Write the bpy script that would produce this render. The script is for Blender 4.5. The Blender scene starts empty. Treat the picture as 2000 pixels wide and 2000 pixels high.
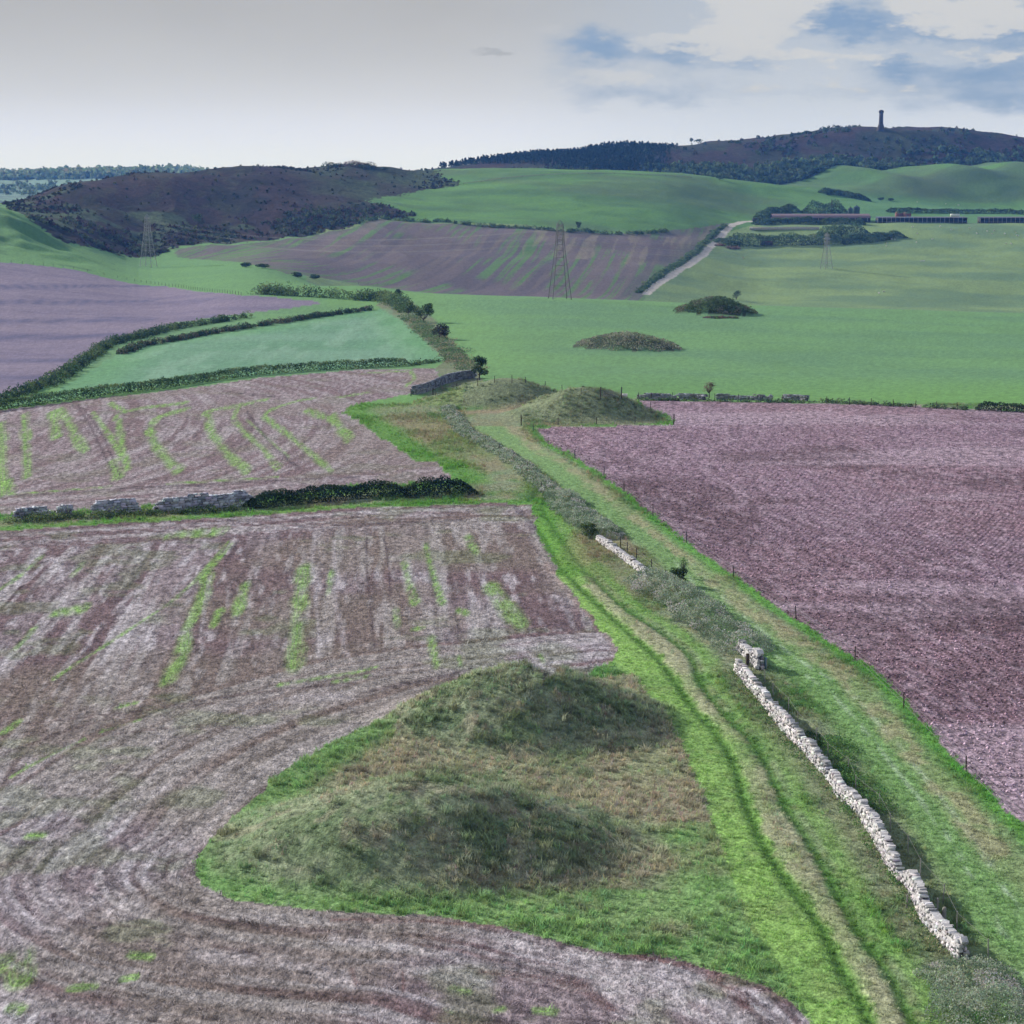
import bpy, bmesh, math, random
import numpy as np
from mathutils import Vector, Matrix

random.seed(7)
rng = np.random.default_rng(11)
SC = bpy.context.scene
COL = SC.collection

# ------------------------------------------------------------------ camera
CAM_H = 40.0                       # drone height over the near field, metres
FOC = 4000.0                       # focal length in pixels of a 2000 px wide picture
PITCH = math.atan((1000 - 330) / FOC)
cam_d = bpy.data.cameras.new('camera')
cam_d.sensor_width = 36.0
cam_d.lens = 36.0 * FOC / 2000.0
cam_d.clip_start = 1.0
cam_d.clip_end = 40000.0
cam = bpy.data.objects.new('camera', cam_d)
cam.location = (0, 0, CAM_H)
cam.rotation_euler = (math.pi / 2 - PITCH, 0, 0)
COL.objects.link(cam)
SC.camera = cam

# ------------------------------------------------------------------ light
SUN_EL = math.radians(24)
SUN_AZ = math.radians(-53)         # left of the view and beyond the camera
sun_vec = Vector((math.sin(SUN_AZ) * math.cos(SUN_EL), math.cos(SUN_AZ) * math.cos(SUN_EL), math.sin(SUN_EL)))
sd = bpy.data.lights.new('sun', 'SUN')
sd.energy = 5.0
sd.angle = math.radians(0.6)
sd.color = (1.0, 0.95, 0.88)
so = bpy.data.objects.new('sun', sd)
so.rotation_euler = (-sun_vec).to_track_quat('-Z', 'Y').to_euler()
COL.objects.link(so)

SC.render.engine = 'CYCLES'
SC.view_settings.view_transform = 'Standard'
SC.view_settings.look = 'None'
SC.view_settings.exposure = 0.12
SC.view_settings.gamma = 1.0
SC.view_settings.use_curve_mapping = False
SC.cycles.use_denoising = True
SC.cycles.denoiser = 'OPENIMAGEDENOISE'
SC.cycles.denoising_input_passes = 'RGB_ALBEDO_NORMAL'
SC.cycles.denoising_prefilter = 'ACCURATE'
SC.cycles.max_bounces = 4
SC.cycles.diffuse_bounces = 1
SC.cycles.glossy_bounces = 1
SC.cycles.transmission_bounces = 2
SC.cycles.volume_bounces = 0
SC.cycles.transparent_max_bounces = 6
SC.cycles.use_adaptive_sampling = True
SC.cycles.adaptive_threshold = 0.01


class NT:
    """small helper to write node trees"""
    def __init__(self, tree):
        self.t = tree
        tree.nodes.clear()

    def n(self, typ, **kw):
        nd = self.t.nodes.new(typ)
        for k, v in kw.items():
            setattr(nd, k, v)
        return nd

    def l(self, a, b):
        self.t.links.new(a, b)

    def put(self, sock, v):
        if hasattr(v, 'is_output'):
            self.l(v, sock)
        else:
            sock.default_value = v

    def m(self, op, a, b=None, c=None, clamp=False):
        nd = self.n('ShaderNodeMath', operation=op)
        nd.use_clamp = clamp
        self.put(nd.inputs[0], a)
        if b is not None:
            self.put(nd.inputs[1], b)
        if c is not None:
            self.put(nd.inputs[2], c)
        return nd.outputs[0]

    def mix(self, f, a, b, blend='MIX'):
        nd = self.n('ShaderNodeMix', data_type='RGBA', blend_type=blend)
        self.put(nd.inputs[0], f)
        self.put(nd.inputs[6], a if hasattr(a, 'is_output') else tuple(a) + (1,) * (4 - len(a)))
        self.put(nd.inputs[7], b if hasattr(b, 'is_output') else tuple(b) + (1,) * (4 - len(b)))
        return nd.outputs[2]

    def rng(self, v, a, b, c, d, smooth=False):
        nd = self.n('ShaderNodeMapRange')
        if smooth:
            nd.interpolation_type = 'SMOOTHSTEP'
        nd.clamp = True
        self.put(nd.inputs[0], v)
        for i, q in enumerate((a, b, c, d)):
            nd.inputs[i + 1].default_value = q
        return nd.outputs[0]

    def noise(self, vec, scale, detail=4, rough=0.55, lac=2.0):
        nd = self.n('ShaderNodeTexNoise')
        if vec is not None:
            self.l(vec, nd.inputs['Vector'])
        nd.inputs['Scale'].default_value = scale
        nd.inputs['Detail'].default_value = detail
        nd.inputs['Roughness'].default_value = rough
        nd.inputs['Lacunarity'].default_value = lac
        return nd.outputs[0]

    def scale(self, vec, s):
        nd = self.n('ShaderNodeVectorMath', operation='MULTIPLY')
        self.l(vec, nd.inputs[0])
        nd.inputs[1].default_value = s
        return nd.outputs[0]


def lin(c):
    c = c / 255.0
    return c / 12.92 if c <= 0.04045 else ((c + 0.055) / 1.055) ** 2.4


def L(r, g, b):
    return (lin(r), lin(g), lin(b))


# ------------------------------------------------------------------ sky
world = bpy.data.worlds.new('World')
SC.world = world
world.use_nodes = True
w = NT(world.node_tree)
tc = w.n('ShaderNodeTexCoord').outputs['Generated']
sky = w.n('ShaderNodeTexSky', sky_type='NISHITA')
sky.sun_disc = False
sky.sun_elevation = SUN_EL
sky.sun_rotation = SUN_AZ
sky.altitude = 150
sky.air_density = 1.0
sky.dust_density = 0.6
sky.ozone_density = 2.0
sx = w.n('ShaderNodeSeparateXYZ')
w.l(tc, sx.inputs[0])
az = w.m('ARCTAN2', sx.outputs[0], sx.outputs[1])
el = w.m('ARCSINE', sx.outputs[2])
# directions in milliradians: cloud features below are angles on the sky
A = w.m('MULTIPLY', az, 1000.0)
E = w.m('MULTIPLY', el, 1000.0)
cxyz = w.n('ShaderNodeCombineXYZ')
w.l(w.m('MULTIPLY', A, 0.012), cxyz.inputs[0])
w.l(w.m('MULTIPLY', E, 0.030), cxyz.inputs[1])
cv = cxyz.outputs[0]
n_big = w.noise(cv, 1.0, 6, 0.55)
n_mid = w.noise(w.scale(cv, (3.1, 3.1, 1)), 1.0, 7, 0.6)
n_fin = w.noise(w.scale(cv, (5.2, 5.8, 1)), 1.0, 8, 0.62)
n_warp = w.noise(w.scale(cv, (2.2, 2.2, 1)), 1.7, 5, 0.6)
Aw = w.m('ADD', A, w.m('MULTIPLY', w.m('SUBTRACT', n_mid, 0.5), 34.0))
Ew = w.m('ADD', E, w.m('MULTIPLY', w.m('SUBTRACT', n_warp, 0.5), 22.0))


def blob(a0, e0, ra, re):
    u = w.m('DIVIDE', w.m('SUBTRACT', Aw, a0), ra)
    v = w.m('DIVIDE', w.m('SUBTRACT', Ew, e0), re)
    d2 = w.m('ADD', w.m('MULTIPLY', u, u), w.m('MULTIPLY', v, v))
    return w.m('EXPONENT', w.m('MULTIPLY', d2, -1.0))


def blobs(lst):
    t = None
    for q in lst:
        s_ = blob(*q[:4])
        if len(q) > 4:
            s_ = w.m('MULTIPLY', s_, q[4])
        t = s_ if t is None else w.m('ADD', t, s_)
    return t


ramp = w.n('ShaderNodeValToRGB')
w.l(w.m('DIVIDE', E, 260.0), ramp.inputs[0])
cr = ramp.color_ramp
cr.interpolation = 'B_SPLINE'
stops = [(0.0, (.80, .87, 1.15)), (0.06, (.76, .82, 1.0)), (0.13, L(208, 211, 217)), (0.22, L(188, 190, 193)),
         (0.31, L(178, 179, 181)), (0.5, L(172, 174, 176)), (1.0, L(168, 172, 176))]
cr.elements[0].position, cr.elements[0].color = stops[0][0], stops[0][1] + (1,)
cr.elements[1].position, cr.elements[1].color = stops[-1][0], stops[-1][1] + (1,)
for p_, c_ in stops[1:-1]:
    e_ = cr.elements.new(p_)
    e_.color = c_ + (1,)
veil = w.mix(w.rng(n_big, 0.3, 0.75, 0.0, 0.10), ramp.outputs[0], L(232, 233, 236))
# the sky's right part breaks into cumulus with blue between
right = w.rng(A, -40.0, 120.0, 0.0, 1.0, True)
hole = blobs([(41, 57, 24, 8, 1.1), (158, 68, 34, 8, 1.15), (80, 53, 16, 7, .8), (112, 52, 16, 6, .7), (222, 44, 40, 9, .95), (240, 62, 26, 7, .9), (195, 60, 24, 5, .6),
              (60, 36, 50, 8, .62), (236, 31, 50, 7, .7), (180, 46, 14, 6, .75), (330, 55, 60, 16, .8), (20, 45, 18, 5, .4), (150, 36, 40, 5, .35)])
hole = w.m('ADD', hole, w.m('MULTIPLY', w.m('SUBTRACT', n_fin, 0.5), 0.8))
hole = w.m('MULTIPLY', w.rng(hole, 0.10, 1.15, 0.0, 0.95, True), w.rng(A, -5.0, 40.0, 0.0, 1.0, True))
puff = blobs([(118, 70, 24, 11), (128, 80, 30, 6, .8), (100, 58, 22, 6, .6), (64, 60, 14, 5, .6), (20, 64, 14, 5, .4), (188, 76, 15, 7), (214, 75, 14, 7, .9), (236, 69, 13, 8, .9), (205, 64, 28, 5, .6),
              (44, 44, 20, 4, .9), (150, 52, 40, 4, .6), (92, 62, 14, 6, .6), (225, 52, 30, 4, .5), (140, 38, 60, 5, .4), (-10, 60, 16, 7, .3)])
puff = w.m('ADD', puff, w.m('MULTIPLY', w.m('SUBTRACT', n_fin, 0.5), 1.5))
puff = w.m('MULTIPLY', w.rng(puff, 0.26, 0.66, 0.0, 0.85, True), right)
skyc = w.mix(1.0, sky.outputs[0], (0.062, 0.062, 0.070), 'MULTIPLY')
bluish = w.mix(0.8, skyc, L(128, 158, 198))
cvr = w.mix(w.m('MULTIPLY', right, w.rng(E, 0, 60, 0.25, 0.55)), veil, L(184, 199, 218))
cvr = w.mix(hole, cvr, bluish)
cvr = w.mix(w.m('MULTIPLY', w.rng(w.m('ADD', blob(-8, 55, 11, 3.2), w.m('MULTIPLY', w.m('SUBTRACT', n_fin, 0.5), 0.8)), 0.4, 0.9, 0.0, 0.5, True), 1.0), cvr, L(158, 162, 168))
cvr = w.mix(puff, cvr, L(209, 210, 211))
# higher up the veil thins unevenly and lets the clear sky through
thin = w.m('MULTIPLY', w.rng(E, 200.0, 700.0, 0.0, 0.5, True), w.rng(n_big, 0.4, 0.6, 0.2, 1.0))
final = w.mix(thin, cvr, skyc)
bg = w.n('ShaderNodeBackground')
w.l(final, bg.inputs[0])
bg.inputs[1].default_value = 0.92
wo = w.n('ShaderNodeOutputWorld')
w.l(bg.outputs[0], wo.inputs[0])

# ------------------------------------------------------------------ maths for the land
CP, SP = math.cos(PITCH), math.sin(PITCH)


_TAB = np.random.default_rng(5).random((256, 256)).astype(np.float32)


def vn(x, y, seed=0):
    x = np.asarray(x, np.float32) + np.float32(seed * 37.17)
    y = np.asarray(y, np.float32) + np.float32(seed * 11.93)
    ix, iy = np.floor(x), np.floor(y)
    fx, fy = x - ix, y - iy
    fx, fy = fx * fx * (3 - 2 * fx), fy * fy * (3 - 2 * fy)
    ix, iy = ix.astype(np.int32) & 255, iy.astype(np.int32) & 255
    jx, jy = (ix + 1) & 255, (iy + 1) & 255
    a, b, c, d = _TAB[ix, iy], _TAB[jx, iy], _TAB[ix, jy], _TAB[jx, jy]
    a = a + (b - a) * fx
    return a + (c + (d - c) * fx - a) * fy


def fbm(x, y, seed=0, octv=4, gain=0.5):
    s, amp, tot = 0.0, 1.0, 0.0
    for o in range(octv):
        f = 2.03 ** o
        s = s + amp * vn(np.asarray(x, np.float32) * np.float32(f) + o * 17.3, np.asarray(y, np.float32) * np.float32(f) - o * 9.1, seed + o)
        tot += amp
        amp *= gain
    return s / tot


def sstep(a, b, v):
    t = np.clip((v - a) / (b - a), 0, 1)
    return t * t * (3 - 2 * t)


def pchip(xk, yk, x):
    xk, yk = np.asarray(xk, float), np.asarray(yk, float)
    h = np.diff(xk)
    d = np.diff(yk) / h
    m = np.zeros_like(yk)
    for i in range(1, len(xk) - 1):
        if d[i - 1] * d[i] > 0:
            w1, w2 = 2 * h[i] + h[i - 1], h[i] + 2 * h[i - 1]
            m[i] = (w1 + w2) / (w1 / d[i - 1] + w2 / d[i])
    m[0], m[-1] = d[0], d[-1]
    i = np.clip(np.searchsorted(xk, x) - 1, 0, len(h) - 1)
    t = np.clip((x - xk[i]) / h[i], 0, 1)
    return ((1 + 2 * t) * (1 - t) ** 2 * yk[i] + t * (1 - t) ** 2 * h[i] * m[i] + t * t * (3 - 2 * t) * yk[i + 1] + t * t * (t - 1) * h[i] * m[i + 1])


# height profiles: bearing -> list of (distance, height); bearing 1000 is straight ahead, 4000 per unit of tangent
NEAR = [(40, 0), (340, 0)]
PROF = {
    -1600: [(450, 0), (600, 2), (750, 6), (900, 14), (1000, 22), (1150, 36), (1300, 36), (1500, 25), (1800, 10), (2500, 0), (3200, 4), (4200, 22), (5200, 20), (12000, 15)],
    -400: [(450, -1), (600, -2), (750, -1), (900, 6), (1000, 14), (1150, 32), (1300, 32), (1500, 20), (1800, 5), (2500, 0), (3200, 4), (4200, 22), (5200, 20), (12000, 15)],
    0: [(450, -2), (600, -4), (750, -4), (900, -1), (1000, 3), (1150, 19), (1200, 19.3), (1280, 15), (1380, 20.3), (1450, 18), (1600, 8), (2000, 0), (2800, 0), (3200, 4), (4200, 20), (5200, 18), (12000, 15)],
    150: [(450, -2), (600, -5), (750, -6), (900, -6), (1000, -5), (1150, -0.5), (1250, 7), (1350, 19), (1450, 30), (1500, 30.5), (1600, 25), (2000, 0), (2800, 0), (3200, 4), (4200, 24), (5200, 20), (12000, 15)],
    300: [(450, -2), (600, -5), (750, -8), (900, -11), (1130, -14), (1250, -11), (1330, -2), (1450, 20), (1550, 34), (1600, 35), (1700, 28), (2100, 0), (2800, 0), (3200, 5), (4200, 26), (5200, 20), (12000, 15)],
    500: [(450, -2), (600, -4), (700, -3.5), (850, -7), (1100, -11), (1250, -10), (1350, -7), (1450, 5), (1600, 30), (1690, 40), (1750, 40), (1850, 30), (2200, 5), (2800, 5), (3500, 8), (4200, 20), (5200, 15), (12000, 15)],
    700: [(450, -2), (600, -4), (740, -4), (800, -5), (900, -13), (1050, -23), (1130, -24), (1250, -17), (1430, 0), (1550, 12), (1700, 31), (1800, 41), (1870, 41.5), (2000, 34), (2300, 25), (3000, 10), (4200, 10), (5200, 10), (12000, 12)],
    850: [(450, -2), (600, -3.5), (720, -4), (800, -8), (950, -22), (1150, -29), (1300, -17), (1440, -2), (1600, 14), (1750, 30), (1840, 40), (1900, 40), (2050, 32), (2350, 36), (2600, 30), (4200, 10), (5200, 10), (12000, 12)],
    1000: [(450, -1.5), (600, -3), (700, -3.5), (780, -8), (950, -25), (1180, -33), (1300, -20), (1450, -3), (1600, 14), (1750, 32), (1850, 40), (1950, 40), (2080, 38), (2200, 41), (2350, 47), (2600, 40), (4200, 10), (5200, 10), (12000, 12)],
    1250: [(450, -2), (600, -4), (700, -5), (780, -10), (950, -28), (1200, -37), (1300, -27), (1500, -7), (1650, 14), (1780, 31), (1870, 38), (1950, 36), (2030, 32), (2150, 40), (2350, 64), (2500, 60), (2900, 40), (4200, 10), (5200, 10), (12000, 12)],
    1500: [(450, -2.5), (600, -5), (690, -6), (780, -12), (950, -30), (1150, -42.5), (1250, -41), (1420, -29), (1560, -14), (1630, -4), (1720, 2), (1800, 13), (1900, 26), (1960, 24), (2030, 24), (2150, 42), (2350, 77), (2500, 76), (2900, 50), (4200, 10), (5200, 10), (12000, 12)],
    1750: [(450, -3), (600, -6), (690, -7), (780, -14), (950, -31), (1150, -43), (1250, -41), (1420, -29), (1560, -14), (1630, -4), (1720, 1), (1800, 8), (1860, 8), (1930, 8), (2000, 20), (2080, 28), (2150, 33), (2250, 60), (2350, 85), (2450, 86), (2700, 70), (4200, 10), (5200, 10), (12000, 12)],
    2000: [(450, -3), (600, -7), (680, -8), (780, -15), (950, -32), (1150, -44), (1250, -44), (1420, -30), (1560, -14), (1630, -4), (1720, 0), (1800, 3), (1880, 1), (1960, 2), (2050, 18), (2130, 33), (2200, 38), (2280, 55), (2350, 72), (2450, 74), (2700, 60), (4200, 10), (5200, 10), (12000, 12)],
    2500: [(450, -4), (600, -9), (680, -10), (780, -16), (950, -33), (1150, -44), (1250, -44), (1420, -32), (1560, -16), (1630, -6), (1720, 0), (1800, 3), (1880, 1), (1960, 2), (2050, 14), (2130, 25), (2200, 30), (2280, 40), (2350, 52), (2450, 54), (2700, 50), (4200, 10), (5200, 10), (12000, 12)],
    3800: [(450, -5), (600, -11), (680, -12), (780, -18), (950, -33), (1150, -44), (1250, -44), (1420, -34), (1560, -18), (1630, -8), (1720, 0), (1800, 3), (1880, 1), (1960, 2), (2050, 8), (2130, 15), (2200, 20), (2280, 26), (2350, 32), (2450, 34), (2700, 36), (4200, 10), (5200, 10), (12000, 12)],
}
TD = np.concatenate([np.arange(40, 1000, 10.0), np.arange(1000, 2700, 10.0), np.geomspace(2700, 12000, 70)])
TU = np.arange(-1600, 3801, 25.0)
_us = sorted(PROF)
_cols = np.array([pchip(*zip(*(NEAR + PROF[u_])), TD) for u_ in _us])
TZ = np.array([pchip(_us, _cols[:, j], TU) for j in range(len(TD))])      # [D, U]

# rounded spurs that roll down towards the farm: centre, direction, length, width, height
RIDGES = [(345.0, 2085.0, .62, -.78, 85.0, 34.0, 13.0), (440.0, 2110.0, .58, -.81, 95.0, 40.0, 16.0), (530.0, 2120.0, .55, -.83, 95.0, 36.0, 14.0)]
MOUNDS = []      # x, y, radius across, radius deep, height


def base_z(x, y):
    x = np.asarray(x, float)
    y = np.maximum(np.asarray(y, float), 41.0)
    U = np.clip(1000 + FOC * x / y, TU[0], TU[-1] - 1e-6)
    D = np.clip(y, TD[0], TD[-1] - 1e-6)
    j = np.clip(np.searchsorted(TD, D, side='right') - 1, 0, len(TD) - 2)
    tj = (D - TD[j]) / (TD[j + 1] - TD[j])
    f = (U - TU[0]) / 25.0
    i = np.clip(f.astype(int), 0, len(TU) - 2)
    ti = f - i
    return (TZ[j, i] * (1 - ti) + TZ[j, i + 1] * ti) * (1 - tj) + (TZ[j + 1, i] * (1 - ti) + TZ[j + 1, i + 1] * ti) * tj


def terr(x, y):
    x = np.asarray(x, float)
    y = np.asarray(y, float)
    z = base_z(x, y)
    far = sstep(1000, 1600, y)
    z = z + (fbm(x / 45, y / 45, 3, 3) - 0.5) * (0.9 + 3.0 * far)
    hill = sstep(1180, 1350, y) * (1 - sstep(760, 900, 1000 + FOC * x / np.maximum(y, 1)))
    mon = sstep(2080, 2250, y) * (1 - sstep(2600, 3000, y))
    z = z + (np.abs(fbm(x / 120 + y / 300, y / 260, 5, 4) - 0.5) * -26 + 3) * hill * 0.8
    z = z + (np.abs(fbm(x / 150 + y / 300, y / 300, 6, 4) - 0.5) * -34 + 4) * mon
    for (rx0, ry0, dx_, dy_, ln_, wd_, hh_) in RIDGES:
        al = (x - rx0) * dx_ + (y - ry0) * dy_
        ac = (x - rx0) * dy_ - (y - ry0) * dx_
        z = z + hh_ * np.exp(-(al / ln_) ** 2 - (ac / wd_) ** 2)
    lump = sstep(960, 1040, y) * (1 - sstep(1180, 1240, y)) * (1 - sstep(100, 220, 1000 + FOC * x / np.maximum(y, 1)))
    z = z + (fbm(x / 26, y / 26, 8, 3) - 0.5) * 9 * lump
    for (mx, my, rx, ry, h) in MOUNDS:
        d = np.sqrt(((x - mx) / rx) ** 2 + ((y - my) / ry) ** 2)
        m = np.clip(1 - d, 0, 1)
        s = m * m * (3 - 2 * m)
        z = z + h * (0.55 * s + 0.45 * np.clip(1 - d * d, 0, 1) ** 1.6) + (fbm(x / 1.7, y / 1.7, 21, 4) - 0.5) * 0.42 * sstep(0.0, 0.35, m) + (fbm(x / 4.6, y / 4.6, 27, 2) - 0.5) * 0.4 * sstep(0.05, 0.4, m)
    return z


def ray(u, r):
    a, b = (u - 1000) / FOC, (1000 - r) / FOC
    dy = CP + b * SP
    return a / dy, (-SP + b * CP) / dy       # x and z per metre of distance


_scan = np.concatenate([np.linspace(60, 700, 1600), np.linspace(700.5, 2600, 1500), np.geomspace(2603, 9000, 300)])


def P(u, r, dmin=60.0):
    """where the line of sight through photograph point (u, r) meets the land"""
    kx, kz = ray(u, r)
    D = _scan[_scan >= dmin]
    Dc = D[::9]
    g = terr(kx * Dc, Dc) - (CAM_H + kz * Dc)
    k = int(np.argmax(g > 0))
    if g[k] <= 0:
        d = Dc[int(np.argmax(g))]
    elif k == 0:
        d = Dc[0]
    else:
        lo, hi = Dc[k - 1], Dc[k]
        for _ in range(2):
            t = np.linspace(lo, hi, 12)
            gg = terr(kx * t, t) - (CAM_H + kz * t)
            q = max(1, int(np.argmax(gg > 0)))
            lo, hi = t[q - 1], t[q]
        d = (lo + hi) / 2
    return np.array([kx * d, d, float(terr(kx * d, d))])


def PX(pts, dmin=60.0):
    return np.array([P(u, r, dmin)[:2] for u, r in pts])


def W(U, D):
    return np.array([(U - 1000) / FOC * D, D])


def proj(p):
    dep = p[1] * CP - (p[2] - CAM_H) * SP
    up = p[1] * SP + (p[2] - CAM_H) * CP
    return 1000 + FOC * p[0] / dep, 1000 - FOC * up / dep


def inside(poly, x, y):
    poly = np.asarray(poly)
    out = np.zeros(x.shape, bool)
    lo, hi = poly.min(0), poly.max(0)
    k = np.where((x >= lo[0]) & (x <= hi[0]) & (y >= lo[1]) & (y <= hi[1]))
    if len(k[0]) == 0:
        return out
    xx, yy = x[k], y[k]
    c = np.zeros(xx.shape, bool)
    n = len(poly)
    for i in range(n):
        x1, y1 = poly[i]
        x2, y2 = poly[(i + 1) % n]
        if y1 == y2:
            continue
        c ^= ((y1 > yy) != (y2 > yy)) & (xx < (x2 - x1) * (yy - y1) / (y2 - y1) + x1)
    out[k] = c
    return out


def dist_line(line, x, y, closed=False, maxd=1e9):
    """distance to a polyline, and signed side"""
    line = np.asarray(line, float)
    n = len(line)
    out = np.full(x.shape, float(min(maxd, 1e6)))
    lo, hi = line.min(0) - maxd, line.max(0) + maxd
    k = np.where((x >= lo[0]) & (x <= hi[0]) & (y >= lo[1]) & (y <= hi[1]))
    if len(k[0]) == 0:
        return out
    xx, yy = x[k], y[k]
    d = np.full(xx.shape, float(min(maxd, 1e6)) ** 2)
    for i in range(n if closed else n - 1):
        x1, y1 = line[i]
        x2, y2 = line[(i + 1) % n]
        vx, vy = x2 - x1, y2 - y1
        q = vx * vx + vy * vy + 1e-12
        t = np.clip(((xx - x1) * vx + (yy - y1) * vy) / q, 0, 1)
        d = np.minimum(d, (xx - x1 - t * vx) ** 2 + (yy - y1 - t * vy) ** 2)
    out[k] = np.sqrt(d)
    return out


def smooth_line(pts, step=1.5):
    pts = np.asarray(pts, float)
    t = np.concatenate([[0], np.cumsum(np.linalg.norm(np.diff(pts, axis=0), axis=1))])
    n = max(3, int(t[-1] / step))
    tt = np.linspace(0, t[-1], n)
    return np.stack([pchip(t, pts[:, i], tt) for i in range(pts.shape[1])], 1)


# ------------------------------------------------------------------ burial mounds
def _mound(u, D, rx, ry, h):
    q = W(u, D)
    return (q[0], q[1], rx, ry, h)


MOUNDS += [
    _mound(815, 118.5, 14.5, 11.0, 3.6),
    _mound(1032, 146.0, 12.5, 10.5, 4.0),
    _mound(985, 357.0, 15.0, 13.0, 4.2),
    _mound(1140, 336.5, 15.0, 13.0, 4.6),
    _mound(1224, 495.0, 15.5, 14.5, 3.4),
    _mound(1397, 648.0, 15.0, 14.0, 4.0),
]

# ------------------------------------------------------------------ field outlines (traced on the photograph, laid on the land)
T4 = lambda l: [(0 + .3623 * a, 700 + .3623 * b) for a, b in l]
T5 = lambda l: [(650 + .3623 * a, 650 + .3623 * b) for a, b in l]
T7 = lambda l: [(0 + .3623 * a, 1300 + .3623 * b) for a, b in l]
T8 = lambda l: [(650 + .3623 * a, 1300 + .3623 * b) for a, b in l]
T9 = lambda l: [(1300 + .3623 * a, 1300 + .3623 * b) for a, b in l]

polyA = PX([(-500, 1062), (0, 1037), (362, 1015), (700, 992), (990, 983), (1041, 985), (1048, 1041), (1088, 1117), (1132, 1179), (1172, 1224), (1193, 1250), (1203, 1272), (1201, 1288), (1186, 1301), (1157, 1312), (1067, 1342)], 60)
padd = [(969, 1352), (882, 1366), (759, 1408), (700, 1428), (616, 1470), (543, 1516), (464, 1592), (435, 1638), (384, 1675), (366, 1706),
        (388, 1730), (453, 1758), (543, 1773), (700, 1787), (831, 1790), (976, 1811), (1085, 1840), (1193, 1862), (1300, 1868), (1409, 1901), (1499, 1930), (1554, 1970), (1590, 2000), (1640, 2080)]
# the paddock edge is traced where the ground is level, so it is laid on the level field
def flat(pts):
    o = []
    for u, r in pts:
        kx, kz = ray(u, r)
        d = -CAM_H / kz
        o.append((kx * d, d))
    return np.array(o)
polyA = np.concatenate([polyA, flat(padd), flat([(1660, 2200), (1690, 2500)]), np.array([W(-900, 62)]), np.array([W(-900, 200)])])
paddock = np.concatenate([flat([(1067, 1342)]), flat(padd), flat([(1455, 1800), (1438, 1740), (1402, 1640), (1362, 1540), (1332, 1460), (1235, 1322)])])
polyB = PX([(-500, 860), (0, 801), (254, 771), (507, 738), (700, 722), (799, 721), (850, 719), (858, 735), (853, 748), (795, 770), (722, 784), (680, 795),
            (673, 807), (722, 838), (777, 878), (813, 900), (853, 904), (882, 930), (884, 940), (800, 946), (700, 950), (507, 972), (300, 988), (0, 1006), (-500, 1040)], 150)
polyC = PX([(-300, 845), (0, 795), (109, 765), (235, 689), (272, 675), (398, 656), (543, 635), (650, 617), (725, 606), (760, 603), (788, 628), (831, 667), (871, 704),
            (809, 712), (700, 718), (362, 746), (0, 799), (-300, 850)], 200)
polyD = np.concatenate([PX([(-300, 870), (0, 780), (91, 747), (181, 689), (217, 664), (344, 631), (471, 613), (625, 594), (625, 590), (616, 588), (471, 577), (326, 559), (145, 526), (0, 513)], 200),
                        np.array([W(-300, 850), W(-900, 800), W(-900, 420)])])
polyE = PX([(345, 503), (400, 507), (471, 512)], 1000).tolist() + PX([(520, 522), (560, 535), (616, 541), (650, 546), (700, 553)], 1040).tolist()
polyE += [W(u_, d_).tolist() for u_, d_ in ((700, 1000), (900, 1000), (1100, 1000), (1240, 1000))]
polyE += PX([(1262, 566), (1300, 536), (1343, 512), (1391, 470), (1430, 436), (1350, 446), (1230, 455), (1085, 450), (904, 438), (777, 430), (704, 434), (700, 441), (543, 470), (435, 479), (341, 487)], 1040).tolist()
polyE = np.array(polyE)
polyG = PX([(1248, 781), (1300, 782), (1626, 788), (2000, 804), (2400, 824), (2400, 2000), (2150, 1780), (2000, 1612), (1887, 1510), (1771, 1372), (1698, 1304), (1677, 1294), (1554, 1209), (1434, 1124), (1340, 1059),
            (1275, 1009), (1219, 963), (1179, 931), (1123, 895), (1070, 867), (1038, 836), (1317, 829), (1302, 813), (1250, 790)], 60)
heath = np.concatenate([PX([(0, 397)], 1240), PX([(62, 432), (120, 472), (203, 490), (300, 501)], 1100), PX([(341, 484), (435, 477), (543, 468), (700, 439), (704, 432), (802, 423), (812, 420), (716, 393), (795, 378), (904, 359), (860, 345)], 1150),
                        np.array([W(850, 1830), W(850, 2000), W(500, 2000), W(-300, 1700), W(-300, 1300)])])
dome_u, dome_d = [600, 800, 1250, 1500, 1600, 1750, 2000, 3800], [2200, 2090, 2040, 2035, 2090, 2150, 2195, 2195]
scrub = PX([(735, 596), (765, 572), (795, 582), (850, 625), (900, 690), (942, 722), (935, 745), (880, 757), (860, 735), (851, 719), (869, 704), (831, 667), (790, 630)], 250)
vergeB = PX([(800, 790), (860, 757), (935, 736), (1000, 744), (1150, 766), (1245, 777), (1260, 800), (1300, 830), (1000, 860), (800, 830)], 200)
track_pts = [(936, 820), (976, 848), (1067, 901), (1157, 972), (1230, 1020), (1320, 1086), (1409, 1178), (1554, 1296), (1644, 1356), (1753, 1481), (1880, 1644), (1988, 1825), (2060, 1960), (2110, 2080)]
track = smooth_line(PX(track_pts))
rutL = smooth_line(flat([(1010, 985), (1059, 1041), (1103, 1114), (1175, 1186), (1237, 1244), (1295, 1300), (1350, 1380), (1409, 1445), (1438, 1503), (1452, 1561), (1481, 1633), (1554, 1746), (1608, 1818), (1644, 1894), (1695, 1988), (1740, 2100)]))
rutR = smooth_line(flat([(1060, 990), (1105, 1060), (1164, 1132), (1230, 1193), (1295, 1237), (1350, 1288), (1372, 1340), (1420, 1401), (1474, 1452), (1503, 1503), (1532, 1572), (1575, 1637), (1626, 1727), (1662, 1796), (1709, 1862), (1753, 1930), (1782, 2000), (1820, 2100)]))
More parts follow.
